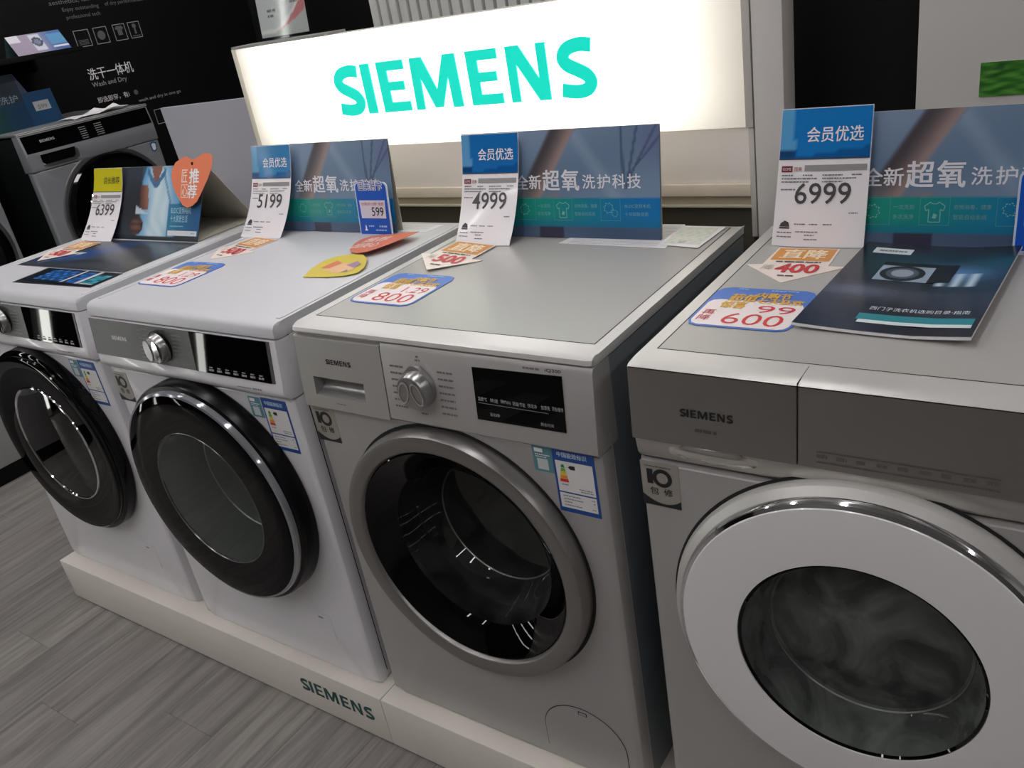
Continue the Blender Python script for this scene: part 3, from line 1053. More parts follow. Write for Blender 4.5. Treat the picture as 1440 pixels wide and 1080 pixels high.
# ---- the dark machines along the black wall ---------------------------------------
def dark_washer(loc, label):
    t = thing('washing_machine', label, 'washer', loc, PI / 2, 'dark washing machines along the black wall')
    cx, cz = W / 2 + 0.02, 0.458
    cabinet(t, DARKBODY)
    drum(t, cx, cz, 0.19)
    front_plate('front_panel', t, 0.0015, 0.695, cx, cz, 0.232, DARKSILVER)
    prof = [(0.05, 0.697), (-0.002, 0.697), (-0.005, 0.702), (-0.004, 0.765), (0.010, 0.838), (0.05, 0.838)]
    fa = bar_x('control_panel', t, prof, 0, W, DARKSILVER, 0.010)
    yf = lambda z: -0.004 + (z - 0.765) / 0.073 * 0.014
    f = decal(t, 0, 0, yf)
    gl = slab('panel_glass', fa, lambda u, v, l: f(u, v, l + 0.0014), [(0.010, 0.768), (W - 0.01, 0.768), (W - 0.01, 0.834), (0.010, 0.834)], BLACKGL, 0.0014)
    logo('brand_logo', fa, f, 0.078, 0.800, 0.010, ink((165, 165, 172)), 0.0018)
    rnd = random.Random(14)
    ds = []
    for k in range(6):
        ds += dashes(0.255, 0.285, 0.775 + k * 0.0085, 0.003, rnd) + dashes(0.325, 0.36, 0.775 + k * 0.0085, 0.003, rnd)
    marks('programme_names', fa, f, ds, ink((140, 142, 145)), 0.0018)
    g = lambda u, v, l: Vector((u, -0.0046 - l, v))
    gr = [(0.055, 0.728), (0.07, 0.714), (0.19, 0.714), (0.206, 0.728), (0.206, 0.756), (0.055, 0.756)]
    dg = slab('detergent_drawer', t, lambda u, v, l: g(u, v, l + 0.002), [(0.004, 0.705), (0.222, 0.705), (0.222, 0.762), (0.004, 0.762)], DARKSILVER, 0.002)
    poly('grip_recess', dg, g, gr, BLACKPL, 0.0024)
    slab('grip_lip', dg, lambda u, v, l: g(u, v, l + 0.007), [(0.055, 0.716), (0.07, 0.708), (0.195, 0.708), (0.212, 0.72), (0.216, 0.748), (0.206, 0.750), (0.200, 0.724), (0.19, 0.717), (0.07, 0.717)], SATIN, 0.006)
    box('worktop', 0, W, 0.006, D, 0.839, 0.848, mat('dark_worktop', (120, 124, 124), 0.4, 0.2), t, 0.003)
    bar_x('worktop_trim', t, [(0.02, 0.8385), (0.008, 0.8385), (0.005, 0.842), (0.010, 0.8485), (0.02, 0.8485)], 0, W, SILVER_RIM, 0.003)
    dr = lathe('door', t, cx, cz, [(0.228, 0.006), (0.242, -0.004), (0.243, -0.018), (0.235, -0.03), (0.225, -0.032)], BLACKGL)
    lathe('door_surround', dr, cx, cz, [(0.262, -0.0008), (0.252, -0.004), (0.243, -0.002)], SATIN)
    lathe('door_glass_ring', dr, cx, cz, [(0.225, -0.032), (0.19, -0.028), (0.15, -0.01)], BLACKGL)
    lathe('door_window', dr, cx, cz, [(0.15, -0.01), (0.14, 0.04), (0.1, 0.08), (0, 0.085)], GL_DARK)
    lathe('window_trim', dr, cx, cz, [(0.151, -0.011), (0.148, -0.013), (0.146, -0.008)], CHROME)
    h = lambda u, v, l: Vector((u, -l, v))
    sh = [(0.548, 0.655), (0.560, 0.647), (0.576, 0.655), (0.579, 0.685), (0.562, 0.692), (0.545, 0.685)]
    st = poly('badge_sticker', t, h, sh, ink((40, 96, 150)), 0.0008)
    poly('badge_print', st, h, [(0.554, 0.658), (0.561, 0.653), (0.571, 0.659), (0.573, 0.68), (0.562, 0.685), (0.552, 0.68)], INK_W, 0.0012)
    return t


dark_washer((-2.4, 0.870, 0.362), 'dark silver washing machine with black control strip against the black wall')
dark_washer((-2.4, 0.118, 0.362), 'dark silver washing machine cut off by the left picture edge, behind the white machine')


# ================================================================== LIGHT BOX SIGN AND BACKBOARD
SY = 0.66
lb = thing('lightbox_sign', 'glowing white light box sign with large turquoise letters', 'sign', (-0.085, SY, 1.145))
LX0, LX1, LZ0, LZ1 = -0.669, 0.671, 0.0, 0.257
fm = mat('lightbox_frame', (226, 222, 206), 0.45)
box('housing', LX0, LX1, 0.006, 0.07, LZ0, LZ1, mat('lightbox_case', (190, 188, 180), 0.5), lb)


def lit_face_mat():
    m = bpy.data.materials.new('lit_sign_face')
    m.use_nodes = True
    nt = m.node_tree
    b = nt.nodes['Principled BSDF']
    b.inputs['Base Color'].default_value = L3((235, 230, 215))
    b.inputs['Roughness'].default_value = 0.3
    tc = nt.nodes.new('ShaderNodeTexCoord')
    sx = nt.nodes.new('ShaderNodeSeparateXYZ')
    nt.links.new(tc.outputs['Object'], sx.inputs[0])

    def ramp(src, a, b_):
        r = nt.nodes.new('ShaderNodeMapRange')
        r.interpolation_type = 'SMOOTHSTEP'
        r.inputs['From Min'].default_value = a
        r.inputs['From Max'].default_value = b_
        nt.links.new(src, r.inputs['Value'])
        return r.outputs[0]

    def mul(a, b_):
        n = nt.nodes.new('ShaderNodeMath')
        n.operation = 'MULTIPLY'
        nt.links.new(a, n.inputs[0])
        nt.links.new(b_, n.inputs[1])
        return n.outputs[0]
    # the face's light falloff is graded into its emission, fading towards ends and bottom
    k = mul(mul(ramp(sx.outputs[0], LX0 - 0.04, LX0 + 0.18), ramp(sx.outputs[0], LX1 + 0.045, LX1 - 0.26)), ramp(sx.outputs[2], -0.10, 0.09))
    mr = nt.nodes.new('ShaderNodeMapRange')
    mr.inputs['To Min'].default_value = 0.12
    mr.inputs['To Max'].default_value = SIGN
    nt.links.new(k, mr.inputs['Value'])
    b.inputs['Emission Color'].default_value = L3((255, 249, 236))
    nt.links.new(mr.outputs[0], b.inputs['Emission Strength'])
    return m


lf = box('lit_face', LX0 + 0.012, LX1 - 0.004, 0.0, 0.006, LZ0, LZ1 - 0.001, lit_face_mat(), lb)
box('frame_edge', LX0, LX0 + 0.012, -0.004, 0.012, LZ0, LZ1, fm, lb, 0.001)
box('frame_edge', LX1 - 0.004, LX1 + 0.010, -0.006, 0.012, LZ0, LZ1 + 0.10, mat('lightbox_frame_grey', (196, 192, 186), 0.45), lb, 0.001)
TQ = glow('turquoise_backlit_letter', (0, 214, 192), 0.62)
H = 0.111
for sh, ox in LETTERS:
    slab('letter', lb, lambda u, v, l: Vector((u, -0.0035 - l, v)), [(-0.338 + (p[0] + ox) * H, 0.075 + p[1] * H) for p in sh], TQ, 0.0033)
box('top_strip', LX0, -0.33, -0.002, 0.07, LZ1, LZ1 + 0.006, mat('clear_edge_strip', (150, 150, 148), 0.3), lb, 0.001)

bb = thing('display_backboard', 'cream backboard with ledge behind the machines, below the light box sign', 'backboard', (-0.085, SY, 0.0))
CB = mat('backboard_cream', (238, 230, 222), 0.5)
box('board', LX0, LX1, 0.003, 0.02, 1.042, 1.144, CB, bb)
box('edge_strip', LX1, LX1 + 0.010, -0.004, 0.02, 0.94, 1.144, mat('lightbox_frame_grey', (196, 192, 186), 0.45), bb, 0.001)
box('ledge_strip', LX0, LX1, -0.004, 0.02, 1.018, 1.0415, mat('ledge_cream', (226, 214, 196), 0.45), bb, 0.002)
box('lower_board', LX0, LX1, 0.004, 0.02, 1.000, 1.0175, mat('lower_board_beige', (176, 166, 146), 0.5), bb)
box('ledge_lip', LX0, LX1, -0.004, 0.02, 0.996, 1.0005, mat('ledge_lip', (200, 192, 172), 0.4), bb, 0.001)
box('base_board', LX0, LX1, 0.008, 0.03, 0.0, 0.9955, mat('base_board_brown', (84, 80, 68), 0.5), bb)
po = thing('upright_post', 'grey square post at the right end of the light box sign', 'post', (0.625, SY, 0))
box('post_shaft', -0.027, 0.027, -0.004, 0.06, 0.0, 1.75, mat('post_grey', (206, 202, 198), 0.55), po, 0.002)
box('post_foot', -0.0275, 0.0275, -0.0045, 0.0605, 0.0, 0.012, mat('post_grey', (206, 202, 198), 0.55), po, 0.002)

gp = thing('grey_panel', 'plain grey upright display panel to the right of the black gap', 'panel', (1.35, 0.66, 0))
box('board', -0.486, 0.6, 0, 0.03, 0, 1.9, mat('grey_panel_paint', (192, 189, 186), 0.6, noise=0.03, nscale=3), gp, 0.002)
dp = thing('dark_panel', 'black upright panel between the grey post and the grey panel', 'panel', (0.80, 0.82, 0))
box('board', -0.2, 0.2, 0, 0.02, 0, 2.0, BLACKWALL, dp)

gpic = thing('green_leaf_picture', 'green picture of wet leaves fixed to the grey panel', 'picture', (1.09, 0.6585, 1.20))


def green(u, v):
    k = wob(u * 3, v * 1.6, 1.7)
    c = mixc((24, 84, 24), (96, 160, 62), k)
    for cx, cy, r in ((0.30, 0.55, 0.16), (0.62, 0.4, 0.1), (0.85, 0.7, 0.12), (0.1, 0.8, 0.07)):
        d = math.hypot((u - cx) * 2.6, v - cy)
        if d < r * 1.6:
            c = mixc(c, (30, 60, 40) if d < r else c, 0.6)
            if v > cy and d < r * 0.7:
                c = mixc(c, (215, 232, 215), 0.75)
    return c


slab('picture_board', gpic, lambda u, v, l: Vector((u, -l, v)), [(-0.135, -0.026), (0.135, -0.026), (0.135, 0.025), (-0.135, 0.025)], PAPER, 0.0015)
picture('picture_print', gpic, lambda u, v, l: Vector((u, -l, v)), -0.135, -0.026, 0.135, 0.025, 54, 14, green)

# slatted white partition seen over the sign
sp_ = thing('slatted_partition', 'white vertical-slat partition rising behind the light box sign', 'partition', (-0.02, 1.0, 0))
SLM = mat('slat_white', (200, 200, 196), 0.5)
box('backing', -0.55, 0.55, 0.02, 0.035, 0, 1.7, mat('slat_back', (150, 150, 147), 0.6), sp_)
for k in range(32):
    box('slat', -0.55 + k * 0.0343, -0.55 + k * 0.0343 + 0.027, 0.0, 0.0195, 0, 1.7, SLM, sp_, 0.006, 2)

# pale board standing left of the sign
V = [(-1.165, 0.74, 0.0), (-0.63, 0.74, 0.0), (-0.63, 0.74, 1.277), (-1.248, 0.74, 1.27), (-1.165, 0.752, 0.0), (-0.63, 0.752, 0.0), (-0.63, 0.752, 1.277), (-1.248, 0.752, 1.27)]
pb = obj('pale_board', [(v[0] + 0.95, v[1] - 0.74, v[2]) for v in V], [(0, 1, 2, 3), (7, 6, 5, 4), (0, 4, 5, 1), (1, 5, 6, 2), (2, 6, 7, 3), (3, 7, 4, 0)], mat('pale_lavender_board', (168, 168, 176), 0.55))
pb.location = (-0.95, 0.74, 0)
tag(pb, 'pale grey blank board standing left of the light box sign', 'board')

# leaflet in its acrylic holder on top of the sign
lh = thing('leaflet_holder', 'clear acrylic leaflet stand on the top left of the light box', 'holder', (-0.592, 0.70, 1.409))
acr = thin_glass('acrylic', (250, 252, 252), 0.03, 0.05)
fh = lambda u, v, l: Vector((u, 0.10 * v - l, v))
slab('front_pane', lh, lambda u, v, l: fh(u, v, l + 0.004), [(-0.102, 0.0), (0.096, 0.0), (0.096, 0.22), (-0.102, 0.22)], acr, 0.0015)
slab('foot', lh, lambda u, v, l: Vector((u, v, l + 0.002)), [(-0.102, -0.01), (0.096, -0.01), (0.096, 0.06), (-0.102, 0.06)], acr, 0.0015)
lt = thing('leaflet', 'white leaflet with red swoosh inside the acrylic stand', 'leaflet', (-0.592, 0.702, 1.412))


def leaflet(u, v):
    c = (206, 204, 204)
    e = 0.10 + 0.85 * max(0, u - 0.25) ** 1.5
    if v < e * 0.75:
        c = (204, 120, 122)
    if v < e * 0.75 and v > e * 0.75 - 0.045:
        c = (230, 224, 220)
    if v < e * 0.42:
        c = (186, 186, 182)
    return c


slab('sheet', lt, lambda u, v, l: fh(u, v, l + 0.001), [(-0.085, 0.004), (0.085, 0.004), (0.085, 0.2), (-0.085, 0.2)], PAPER, 0.0005)
picture('leaflet_print', lt, fh, -0.085, 0.004, 0.085, 0.2, 34, 40, leaflet, 0.0014)
rn = random.Random(6)
marks('leaflet_text', lt, fh, dashes(-0.05, -0.02, 0.06, 0.006, rn) + dashes(-0.05, -0.025, 0.048, 0.006, rn) + dashes(0.03, 0.065, 0.085, 0.006, rn) + dashes(0.035, 0.06, 0.073, 0.005, rn), INK_G, 0.0018)


# ================================================================== CARDS
def standing(loc, w, lean):
    s, c = math.sin(lean), math.cos(lean)
    return lambda u, v, l: Vector((u - w / 2, v * s - l * c, v * c + l * s))


def banner_pic(u, v):
    if v < 0.115:
        c = mixc((44, 58, 78), (58, 72, 92), wob(u, v, 0.8))
        if 0.40 < u < 0.53:
            c = (38, 36, 52)
        return c
    if v < 0.37:
        t = sst(0.35, 0.95, u)
        c = mixc((14, 104, 92), (10, 80, 128), t)
        return mixc(c, (12, 76, 104), sst(0.22, 0.115, v) * 0.7)
    c = mixc((66, 84, 104), (92, 106, 126), wob(u * 0.9, v, 0.6, 1.0))
    # sleeve and arm slanting down to the left
    ax = 0.355 + 0.19 * (v - 0.37) / 0.63
    d = (u - ax) / 0.075
    if abs(d) < 1:
        a = mixc((50, 46, 50), (112, 96, 92), sst(-0.6, 0.9, d))
        c = mixc(c, a, sst(1.0, 0.65, abs(d)))
    # pale cloth under the wrist
    cl = 0.33 + 0.10 * (0.62 - v)
    if v < 0.62 and 0.24 < u < 0.52:
        c = mixc(c, (122, 136, 142), 0.45 * sst(0.62, 0.40, v) * (1 - min(1, abs(u - 0.31) / 0.09)))
        c = mixc(c, (104, 88, 82), 0.55 * sst(0.46, 0.38, v) * sst(0.09, 0.0, abs(u - 0.50)))
    # light wedge of fabric on the right of the arm
    if u > ax + 0.07:
        e = (u - ax - 0.07) / 0.32
        c = mixc(c, (116, 130, 146), 0.35 * sst(0.10, 0.0, abs((v - 0.95) + e * 0.5)))
    # branches
    for bx, sl, b0 in ((0.845, 0.10, 0.45), (0.86, 0.28, 0.55), (0.835, -0.02, 0.5), (0.875, 0.45, 0.62)):
        if v > b0:
            dd = abs(u - (bx + sl * (v - b0)))
            c = mixc(c, (42, 52, 74), 0.8 * sst(0.008, 0.003, dd))
    return mixc(c, (66, 66, 100), 0.4 * sst(0.85, 1.0, u) * sst(0.5, 0.9, v))


def tent_banner(xc, label, spread=0.012):
    w, h, lean = 0.441, 0.2047, math.atan2(0.033, 0.202)
    b = thing('tent_banner', label, 'banner', (xc, 0.495, TOP + 0.0012), 0, 'blue and teal tent banners on the machines')
    f = standing(None, w, lean)
    slab('front_panel', b, f, [(0, 0), (w, 0), (w, h), (0, h)], mat('banner_card', (60, 72, 92), 0.4), 0.0012)
    ya, za = h * math.sin(lean), h * math.cos(lean)
    V = [(-w / 2, ya + 0.0015, za), (w / 2, ya + 0.0015, za), (w / 2, ya + spread, 0.0), (-w / 2, ya + spread, 0.0)]
    obj('back_panel', V + [(x_, y_ + 0.0012, z_) for x_, y_, z_ in V], [(0, 1, 2, 3), (7, 6, 5, 4), (0, 4, 5, 1), (1, 5, 6, 2), (2, 6, 7, 3), (3, 7, 4, 0)], CREAM_G, b)
    picture('banner_picture', b, f, 0, 0, w, h, 110, 52, lambda u, v: tuple(min(255, x * 1.34 + 8) for x in banner_pic(u, v)), 0.0004, 0.25)
    W2 = ink((226, 226, 232))
    texts('banner_heading', b, f, [('全', 0.130, 0.094, 0.158, 0.121), ('新', 0.160, 0.094, 0.188, 0.121)], W2, 0.0010, 0.018)
    texts('banner_heading', b, f, [('超', 0.192, 0.091, 0.230, 0.130), ('氧', 0.235, 0.091, 0.273, 0.130)], W2, 0.0010, 0.022)
    texts('banner_heading', b, f, [('洗', 0.281, 0.094, 0.308, 0.120), ('护', 0.313, 0.094, 0.340, 0.120), ('科', 0.345, 0.094, 0.371, 0.120), ('技', 0.376, 0.094, 0.403, 0.120)], W2, 0.0010, 0.012)
    PALE = ink((128, 186, 182))
    fr_ = []
    for x0 in (0.130, 0.214, 0.318):
        polys('icon_frame', b, f, frame_lists(x0, 0.034, x0 + 0.042, 0.076, 0.0007), ink((74, 150, 150)), 0.0010)
    cx = 0.235
    shirt = [(-0.008, 0.039), (0.008, 0.039), (0.008, 0.058), (0.012, 0.056), (0.0145, 0.063), (0.006, 0.069), (0.003, 0.0665), (-0.003, 0.0665), (-0.006, 0.069), (-0.0145, 0.063), (-0.012, 0.056), (-0.008, 0.058)]
    rim = []
    for i in range(len(shirt)):
        (a, c), (d, e) = shirt[i], shirt[(i + 1) % len(shirt)]
        dx, dy = d - a, e - c
        L = math.hypot(dx, dy)
        nx, ny = -dy / L * 0.0006, dx / L * 0.0006
        rim.append([(cx + a + nx, c + ny), (cx + a - nx, c - ny), (cx + d - nx, e - ny), (cx + d + nx, e + ny)])
    rim.append([(cx - 0.003, 0.045), (cx + 0.002, 0.044), (cx + 0.004, 0.05), (cx - 0.001, 0.052)])
    polys('icon_shirt', b, f, rim, PALE, 0.0010)
    ot = []
    for gx, gy, r in ((0.335, 0.058, 0.009), (0.348, 0.048, 0.006), (0.146, 0.055, 0.01)):
        for k in range(16):
            a, a2 = 2 * PI * k / 16, 2 * PI * (k + 0.7) / 16
            r1 = r * (1.15 if k % 2 else 0.95)
            ot.append([(gx + q * math.cos(z), gy + q * math.sin(z)) for q, z in ((r1, a), (r1, a2), (r1 * 0.85, a2), (r1 * 0.85, a))])
    marks('icon_mark', b, f, ot, PALE, 0.0010)
    texts('banner_small_text', b, f, [('一次洗到', 0.176, 0.058, 0.206, 0.0655), ('多次洗净', 0.176, 0.043, 0.206, 0.0505), ('衣物消毒，健康', 0.261, 0.058, 0.311, 0.0655), ('智能自动系统', 0.261, 0.043, 0.306, 0.0505),
                                      ('BLDC变频电机', 0.369, 0.058, 0.422, 0.0655), ('十年超静音质', 0.369, 0.043, 0.417, 0.0505)], ink((110, 168, 172)), 0.0010)
    return b


CREAM_G = mat('banner_back_grey', (186, 183, 170), 0.55)
tent_banner(-0.392, 'blue and teal tent banner on the second white machine, behind the 599 card', -0.012)
tent_banner(0.2525, 'blue and teal tent banner with fully visible heading, on the silver machine', -0.027)
tent_banner(0.911, 'blue and teal tent banner behind the dark brochure, on the rightmost machine', -0.027)

# photo tent card on the first machine
T1W = 0.475
tb = thing('tent_banner', 'tent card with man in pale blue shirt, standing behind the 6399 price tag', 'banner', (-0.992, 0.387, TOP + 0.0015))
l1 = math.atan2(0.092, 0.172)
h1 = math.hypot(0.092, 0.172)
f1 = standing(None, T1W, l1)


def man_pic(u, v):
    c = mixc((34, 46, 56), (60, 84, 102), wob(u, v, 0.7))
    if u < 0.44:
        c = mixc(c, (48, 40, 40), 0.5)
    # shirt: open pale front, bluer sleeves and folds
    left = 0.415 + 0.03 * math.sin(v * 3) + (0.05 * max(0, v - 0.8) * 5)
    right = 0.83 - 0.22 * max(0, v - 0.55) - 0.10 * max(0, 0.35 - v)
    if left < u < right:
        t = (u - left) / (right - left)
        sh = mixc((96, 160, 204), (206, 224, 230), sst(0.0, 0.38, t) * sst(1.0, 0.55, t))
        fold = 0.5 + 0.5 * math.sin(u * 60 + 4 * math.sin(v * 6) + v * 14)
        sh = mixc(sh, (104, 158, 196), 0.30 * fold * (0.4 + abs(t - 0.45)))
        if abs(t - 0.72 + 0.15 * (v - 0.5)) < 0.025:
            sh = mixc(sh, (70, 120, 164), 0.6)
        c = mixc(c, sh, sst(0, 0.06, t) * sst(1.0, 0.92, t))
    # neck, collar
    if v > 0.74 and abs(u - 0.575) < 0.055 * (v - 0.70) / 0.3:
        c = (138, 98, 84)
    k = v - 0.72 - abs(u - 0.575) * 2.6
    if abs(k) < 0.05 and 0.49 < u < 0.66 and v > 0.7:
        c = (70, 118, 160)
    # arm reaching in, fist below
    ax = 0.475 + 0.06 * (0.62 - v)
    if 0.40 < v < 0.76 and abs(u - ax) < 0.040:
        c = mixc((156, 108, 92), (92, 62, 56), sst(-0.04, 0.04, ax - u))
    if 0.34 < v < 0.47 and 0.40 < u < 0.52 and v < 0.47 - (u - 0.40) * 0.9:
        c = (190, 206, 216)
    d = math.hypot((u - 0.425) / 0.062, (v - 0.19) / 0.13)
    if d < 1:
        c = mixc((124, 86, 76), (58, 42, 42), d * 0.5 + 0.4 * (math.sin(v * 70) > 0.3))
    if 0.468 < u < 0.488 and 0.16 < v < 0.24:
        c = (24, 24, 30)
    if u > 0.71 and 0.06 < v < 0.50:
        c = mixc(c, mixc((46, 122, 158), (26, 88, 140), sst(0.72, 1.0, u)), 0.9)
    if v < 0.06:
        c = (34, 44, 52)
    return c


slab('front_panel', tb, f1, [(0, 0), (T1W, 0), (T1W, h1), (0, h1)], mat('banner_card_dark', (46, 60, 74), 0.4), 0.0012)
picture('banner_picture', tb, f1, 0, 0, T1W, h1, 110, 50, man_pic, 0.0004, 0.3)
rect('banner_bar', tb, f1, 0.345, 0.013, 0.468, 0.026, ink((214, 216, 220)), 0.0008)
texts('banner_small_text', tb, f1, [('BLDC变频电机', 0.352, 0.070, 0.437, 0.088), ('十大家居生活', 0.352, 0.048, 0.425, 0.066)], ink((176, 214, 228)), 0.0008, 0.004)
rn = random.Random(21)
marks('fine_print', tb, f1, dashes(0.352, 0.41, 0.036, 0.0028, rn) + dashes(0.444, 0.460, 0.018, 0.003, rn), ink((140, 186, 206)), 0.0011)
ya, za = h1 * math.sin(l1), h1 * math.cos(l1)
for nm, (P0, P1) in (('back_panel', ((ya + 0.0015, za), (0.198, 0.0))), ('base_flap', ((0.198, 0.0002), (0.0025, 0.0002)))):
    nrm = Vector((0, P1[1] - P0[1], -(P1[0] - P0[0]))).normalized() * 0.0012
    V = [Vector((-T1W / 2, P0[0], P0[1])), Vector((T1W / 2, P0[0], P0[1])), Vector((T1W / 2, P1[0], P1[1])), Vector((-T1W / 2, P1[0], P1[1]))]
    V2 = [v + Vector((0, 0, 0.0012)) for v in V] if nm == 'base_flap' else [v + Vector((0, 0.0014, 0)) for v in V]
    obj(nm, [tuple(v) for v in V + V2], [(0, 1, 2, 3), (7, 6, 5, 4), (0, 4, 5, 1), (1, 5, 6, 2), (2, 6, 7, 3), (3, 7, 4, 0)], CREAM_G, tb)


# ---- price tags: curled sheets leaning on the banners -------------------------------
def price_tag(price, label, head, headcol, topx, botx, p0, p1, p2, headtxt=INK_W, lw=0.138):
    """p0, p1, p2: (y, z) of top, bend and foot of the sheet in the scene."""
    cx, cy, cz = (botx[0] + botx[1]) / 2, p2[0], TOP + 0.0005
    t = thing('price_tag', label, 'price tag', (cx, cy, cz), 0, 'curled paper price tags')
    w, h = lw, 0.215

    def f(u, v, l):
        s = max(0.0, min(1.0, 1 - v / h))
        y = (1 - s) ** 2 * p0[0] + 2 * s * (1 - s) * p1[0] + s * s * p2[0]
        z = (1 - s) ** 2 * p0[1] + 2 * s * (1 - s) * p1[1] + s * s * p2[1]
        ty = 2 * (1 - s) * (p1[0] - p0[0]) + 2 * s * (p2[0] - p1[0])
        tz = 2 * (1 - s) * (p1[1] - p0[1]) + 2 * s * (p2[1] - p1[1])
        n = math.hypot(ty, tz)
        a, b = topx[0] + (botx[0] - topx[0]) * s, topx[1] + (botx[1] - topx[1]) * s
        k = u / w
        bow = 0.004 * math.sin(PI * k) * s
        return Vector((a + (b - a) * k - cx, y + (tz / n) * l - bow - cy, z - (ty / n) * l - cz))
    film = mat('tag_film', (244, 240, 243), 0.22, coat=0.3)
    sheet('sheet', t, f, w, h, film, 0.0005, 6, 20)
    hz = h * 0.69

    def hp(u, v):
        c = headcol
        if headcol[2] > 120:
            if u < 0.16 - 0.06 * (v - 0.5):
                c = mixc(headcol, (150, 200, 230), 0.55)
            if v < 0.20 - 0.5 * abs(u - 0.1) and u < 0.2:
                c = (22, 70, 120)
            if v < 0.06 + 0.16 * sst(0.3, 1.0, u):
                c = mixc(c, (14, 84, 150), 0.8)
        return c
    picture('header_print', t, f, 0.001, hz, w - 0.001, h - 0.001, 24, 14, hp, 0.0008, 0.12)
    texts('header_text', t, f, [(head, 0.042 if headcol[2] > 120 else 0.052, hz + 0.022, w - 0.012, hz + 0.042)], headtxt, 0.0012, 0.012)
    rect('header_edge', t, f, 0.001, hz - 0.002, w - 0.001, hz, ink((52, 66, 88)), 0.0008, 3, 1)
    ps = slab('shop_mark', t, lambda u, v, l: f(u, v, l + 0.0010), [(0.006, hz - 0.020), (0.023, hz - 0.020), (0.023, hz - 0.011), (0.006, hz - 0.011)], ink((122, 30, 38)), 0.0004)
    texts('shop_mark_text', t, f, [('GOME', 0.008, hz - 0.0175, 0.021, hz - 0.0135)], INK_W, 0.0014)
    texts('shop_name', t, f, [('国美', 0.026, hz - 0.0190, 0.038, hz - 0.0125)], ink((150, 40, 50)), 0.0010)
    rect('grey_strip', t, f, 0.042, hz - 0.019, w - 0.004, hz - 0.010, ink((150, 148, 148)), 0.0008, 4, 1)
    rnd = random.Random(int(price))
    ds = []
    for (a, b, y) in ((0.007, 0.025, hz - 0.026), (0.04, 0.055, hz - 0.026), (0.070, 0.1, hz - 0.026), (0.113, 0.128, hz - 0.026), (0.007, 0.062, hz - 0.031), (0.07, 0.12, hz - 0.031),
                      (0.007, 0.05, hz - 0.036), (0.07, 0.1, hz - 0.036), (0.007, 0.03, hz - 0.048), (0.033, 0.05, 0.042), (0.056, 0.07, 0.042), (0.077, 0.09, 0.042), (0.007, 0.03, 0.026), (0.036, 0.07, 0.028), (0.05, 0.065, 0.022), (0.05, 0.07, 0.014), (0.007, 0.03, 0.018), (0.113, 0.126, 0.062)):
        ds += dashes(a, b, y, 0.0020, rnd)
    marks('fine_print', t, f, ds, INK_G, 0.0010)
    bd = [(0.010, 0.034), (0.026, 0.034), (0.026, 0.037), (0.010, 0.037)]
    dome = [(0.010, 0.038), (0.026, 0.038), (0.024, 0.046), (0.018, 0.049), (0.012, 0.044)]
    polys('tag_emblem', t, f, [bd, dome], ink((70, 68, 74)), 0.0010)
    texts('price_digits', t, f, [(price, 0.030, 0.078, 0.114, 0.112)], ink((74, 72, 76)), 0.0010, 0.006)
    return t


GREENTXT = INK_K
price_tag('6399', 'yellow-headed price tag reading 6399 on the leftmost machine', '店长推荐', (206, 196, 40), (-1.232, -1.095), (-1.258, -1.106), (0.462, 1.160), (0.435, 1.06), (0.362, TOP + 0.001), ink((60, 60, 10)))
price_tag('5199', 'blue-headed price tag reading 5199 on the second white machine', '会员优选', (40, 128, 186), (-0.604, -0.466), (-0.645, -0.498), (0.512, 1.188), (0.500, 1.06), (0.436, TOP + 0.001))
price_tag('4999', 'blue-headed price tag reading 4999 on the silver machine', '会员优选', (30, 110, 180), (0.041, 0.181), (0.036, 0.172), (0.5155, 1.187), (0.498, 1.06), (0.438, TOP + 0.001))
price_tag('6999', 'blue-headed price tag reading 6999 on the rightmost machine', '会员优选', (20, 122, 196), (0.694, 0.833), (0.680, 0.828), (0.5175, 1.199), (0.500, 1.07), (0.4845, TOP + 0.001))

# ---- orange heart tag hanging at the corner of the photo tent card --------------------
HP = [(-0.867, 1.132), (-0.867, 1.151), (-0.853, 1.167), (-0.829, 1.176), (-0.81, 1.18), (-0.794, 1.175), (-0.78, 1.172), (-0.761, 1.177), (-0.738, 1.185), (-0.717, 1.185), (-0.704, 1.177), (-0.704, 1.154), (-0.718, 1.127), (-0.734, 1.104), (-0.755, 1.077), (-0.774, 1.067), (-0.793, 1.063), (-0.813, 1.069), (-0.832, 1.085), (-0.855, 1.107)]
ht = thing('heart_tag', 'orange heart-shaped recommendation tag hung on the photo tent card', 'tag', (-0.785, 0.418, 1.063))
fh_ = lambda u, v, l: Vector((u + 0.785, 0.024 + 0.47 * (v - 1.12) - l * 0.9, v - 1.063 + l * 0.42))
slab('card', ht, fh_, HP, ink((234, 128, 90)), 0.001)
texts('tag_text', ht, fh_, [('推', -0.790, 1.118, -0.752, 1.151), ('荐', -0.794, 1.085, -0.758, 1.115)], INK_W, 0.0006, 0.03)
texts('tag_text', ht, fh_, [('匠', -0.822, 1.121, -0.799, 1.150), ('心', -0.818, 1.089, -0.796, 1.113)], ink((250, 226, 210)), 0.0006, 0.012)
polys('tag_frame', ht, fh_, frame_lists(-0.822, 1.086, -0.793, 1.116, 0.0015), ink((250, 226, 210)), 0.0006)
box('tag_string', 0.003, 0.0055, 0.040, 0.055, 0.097, 0.104, INK_K, ht)


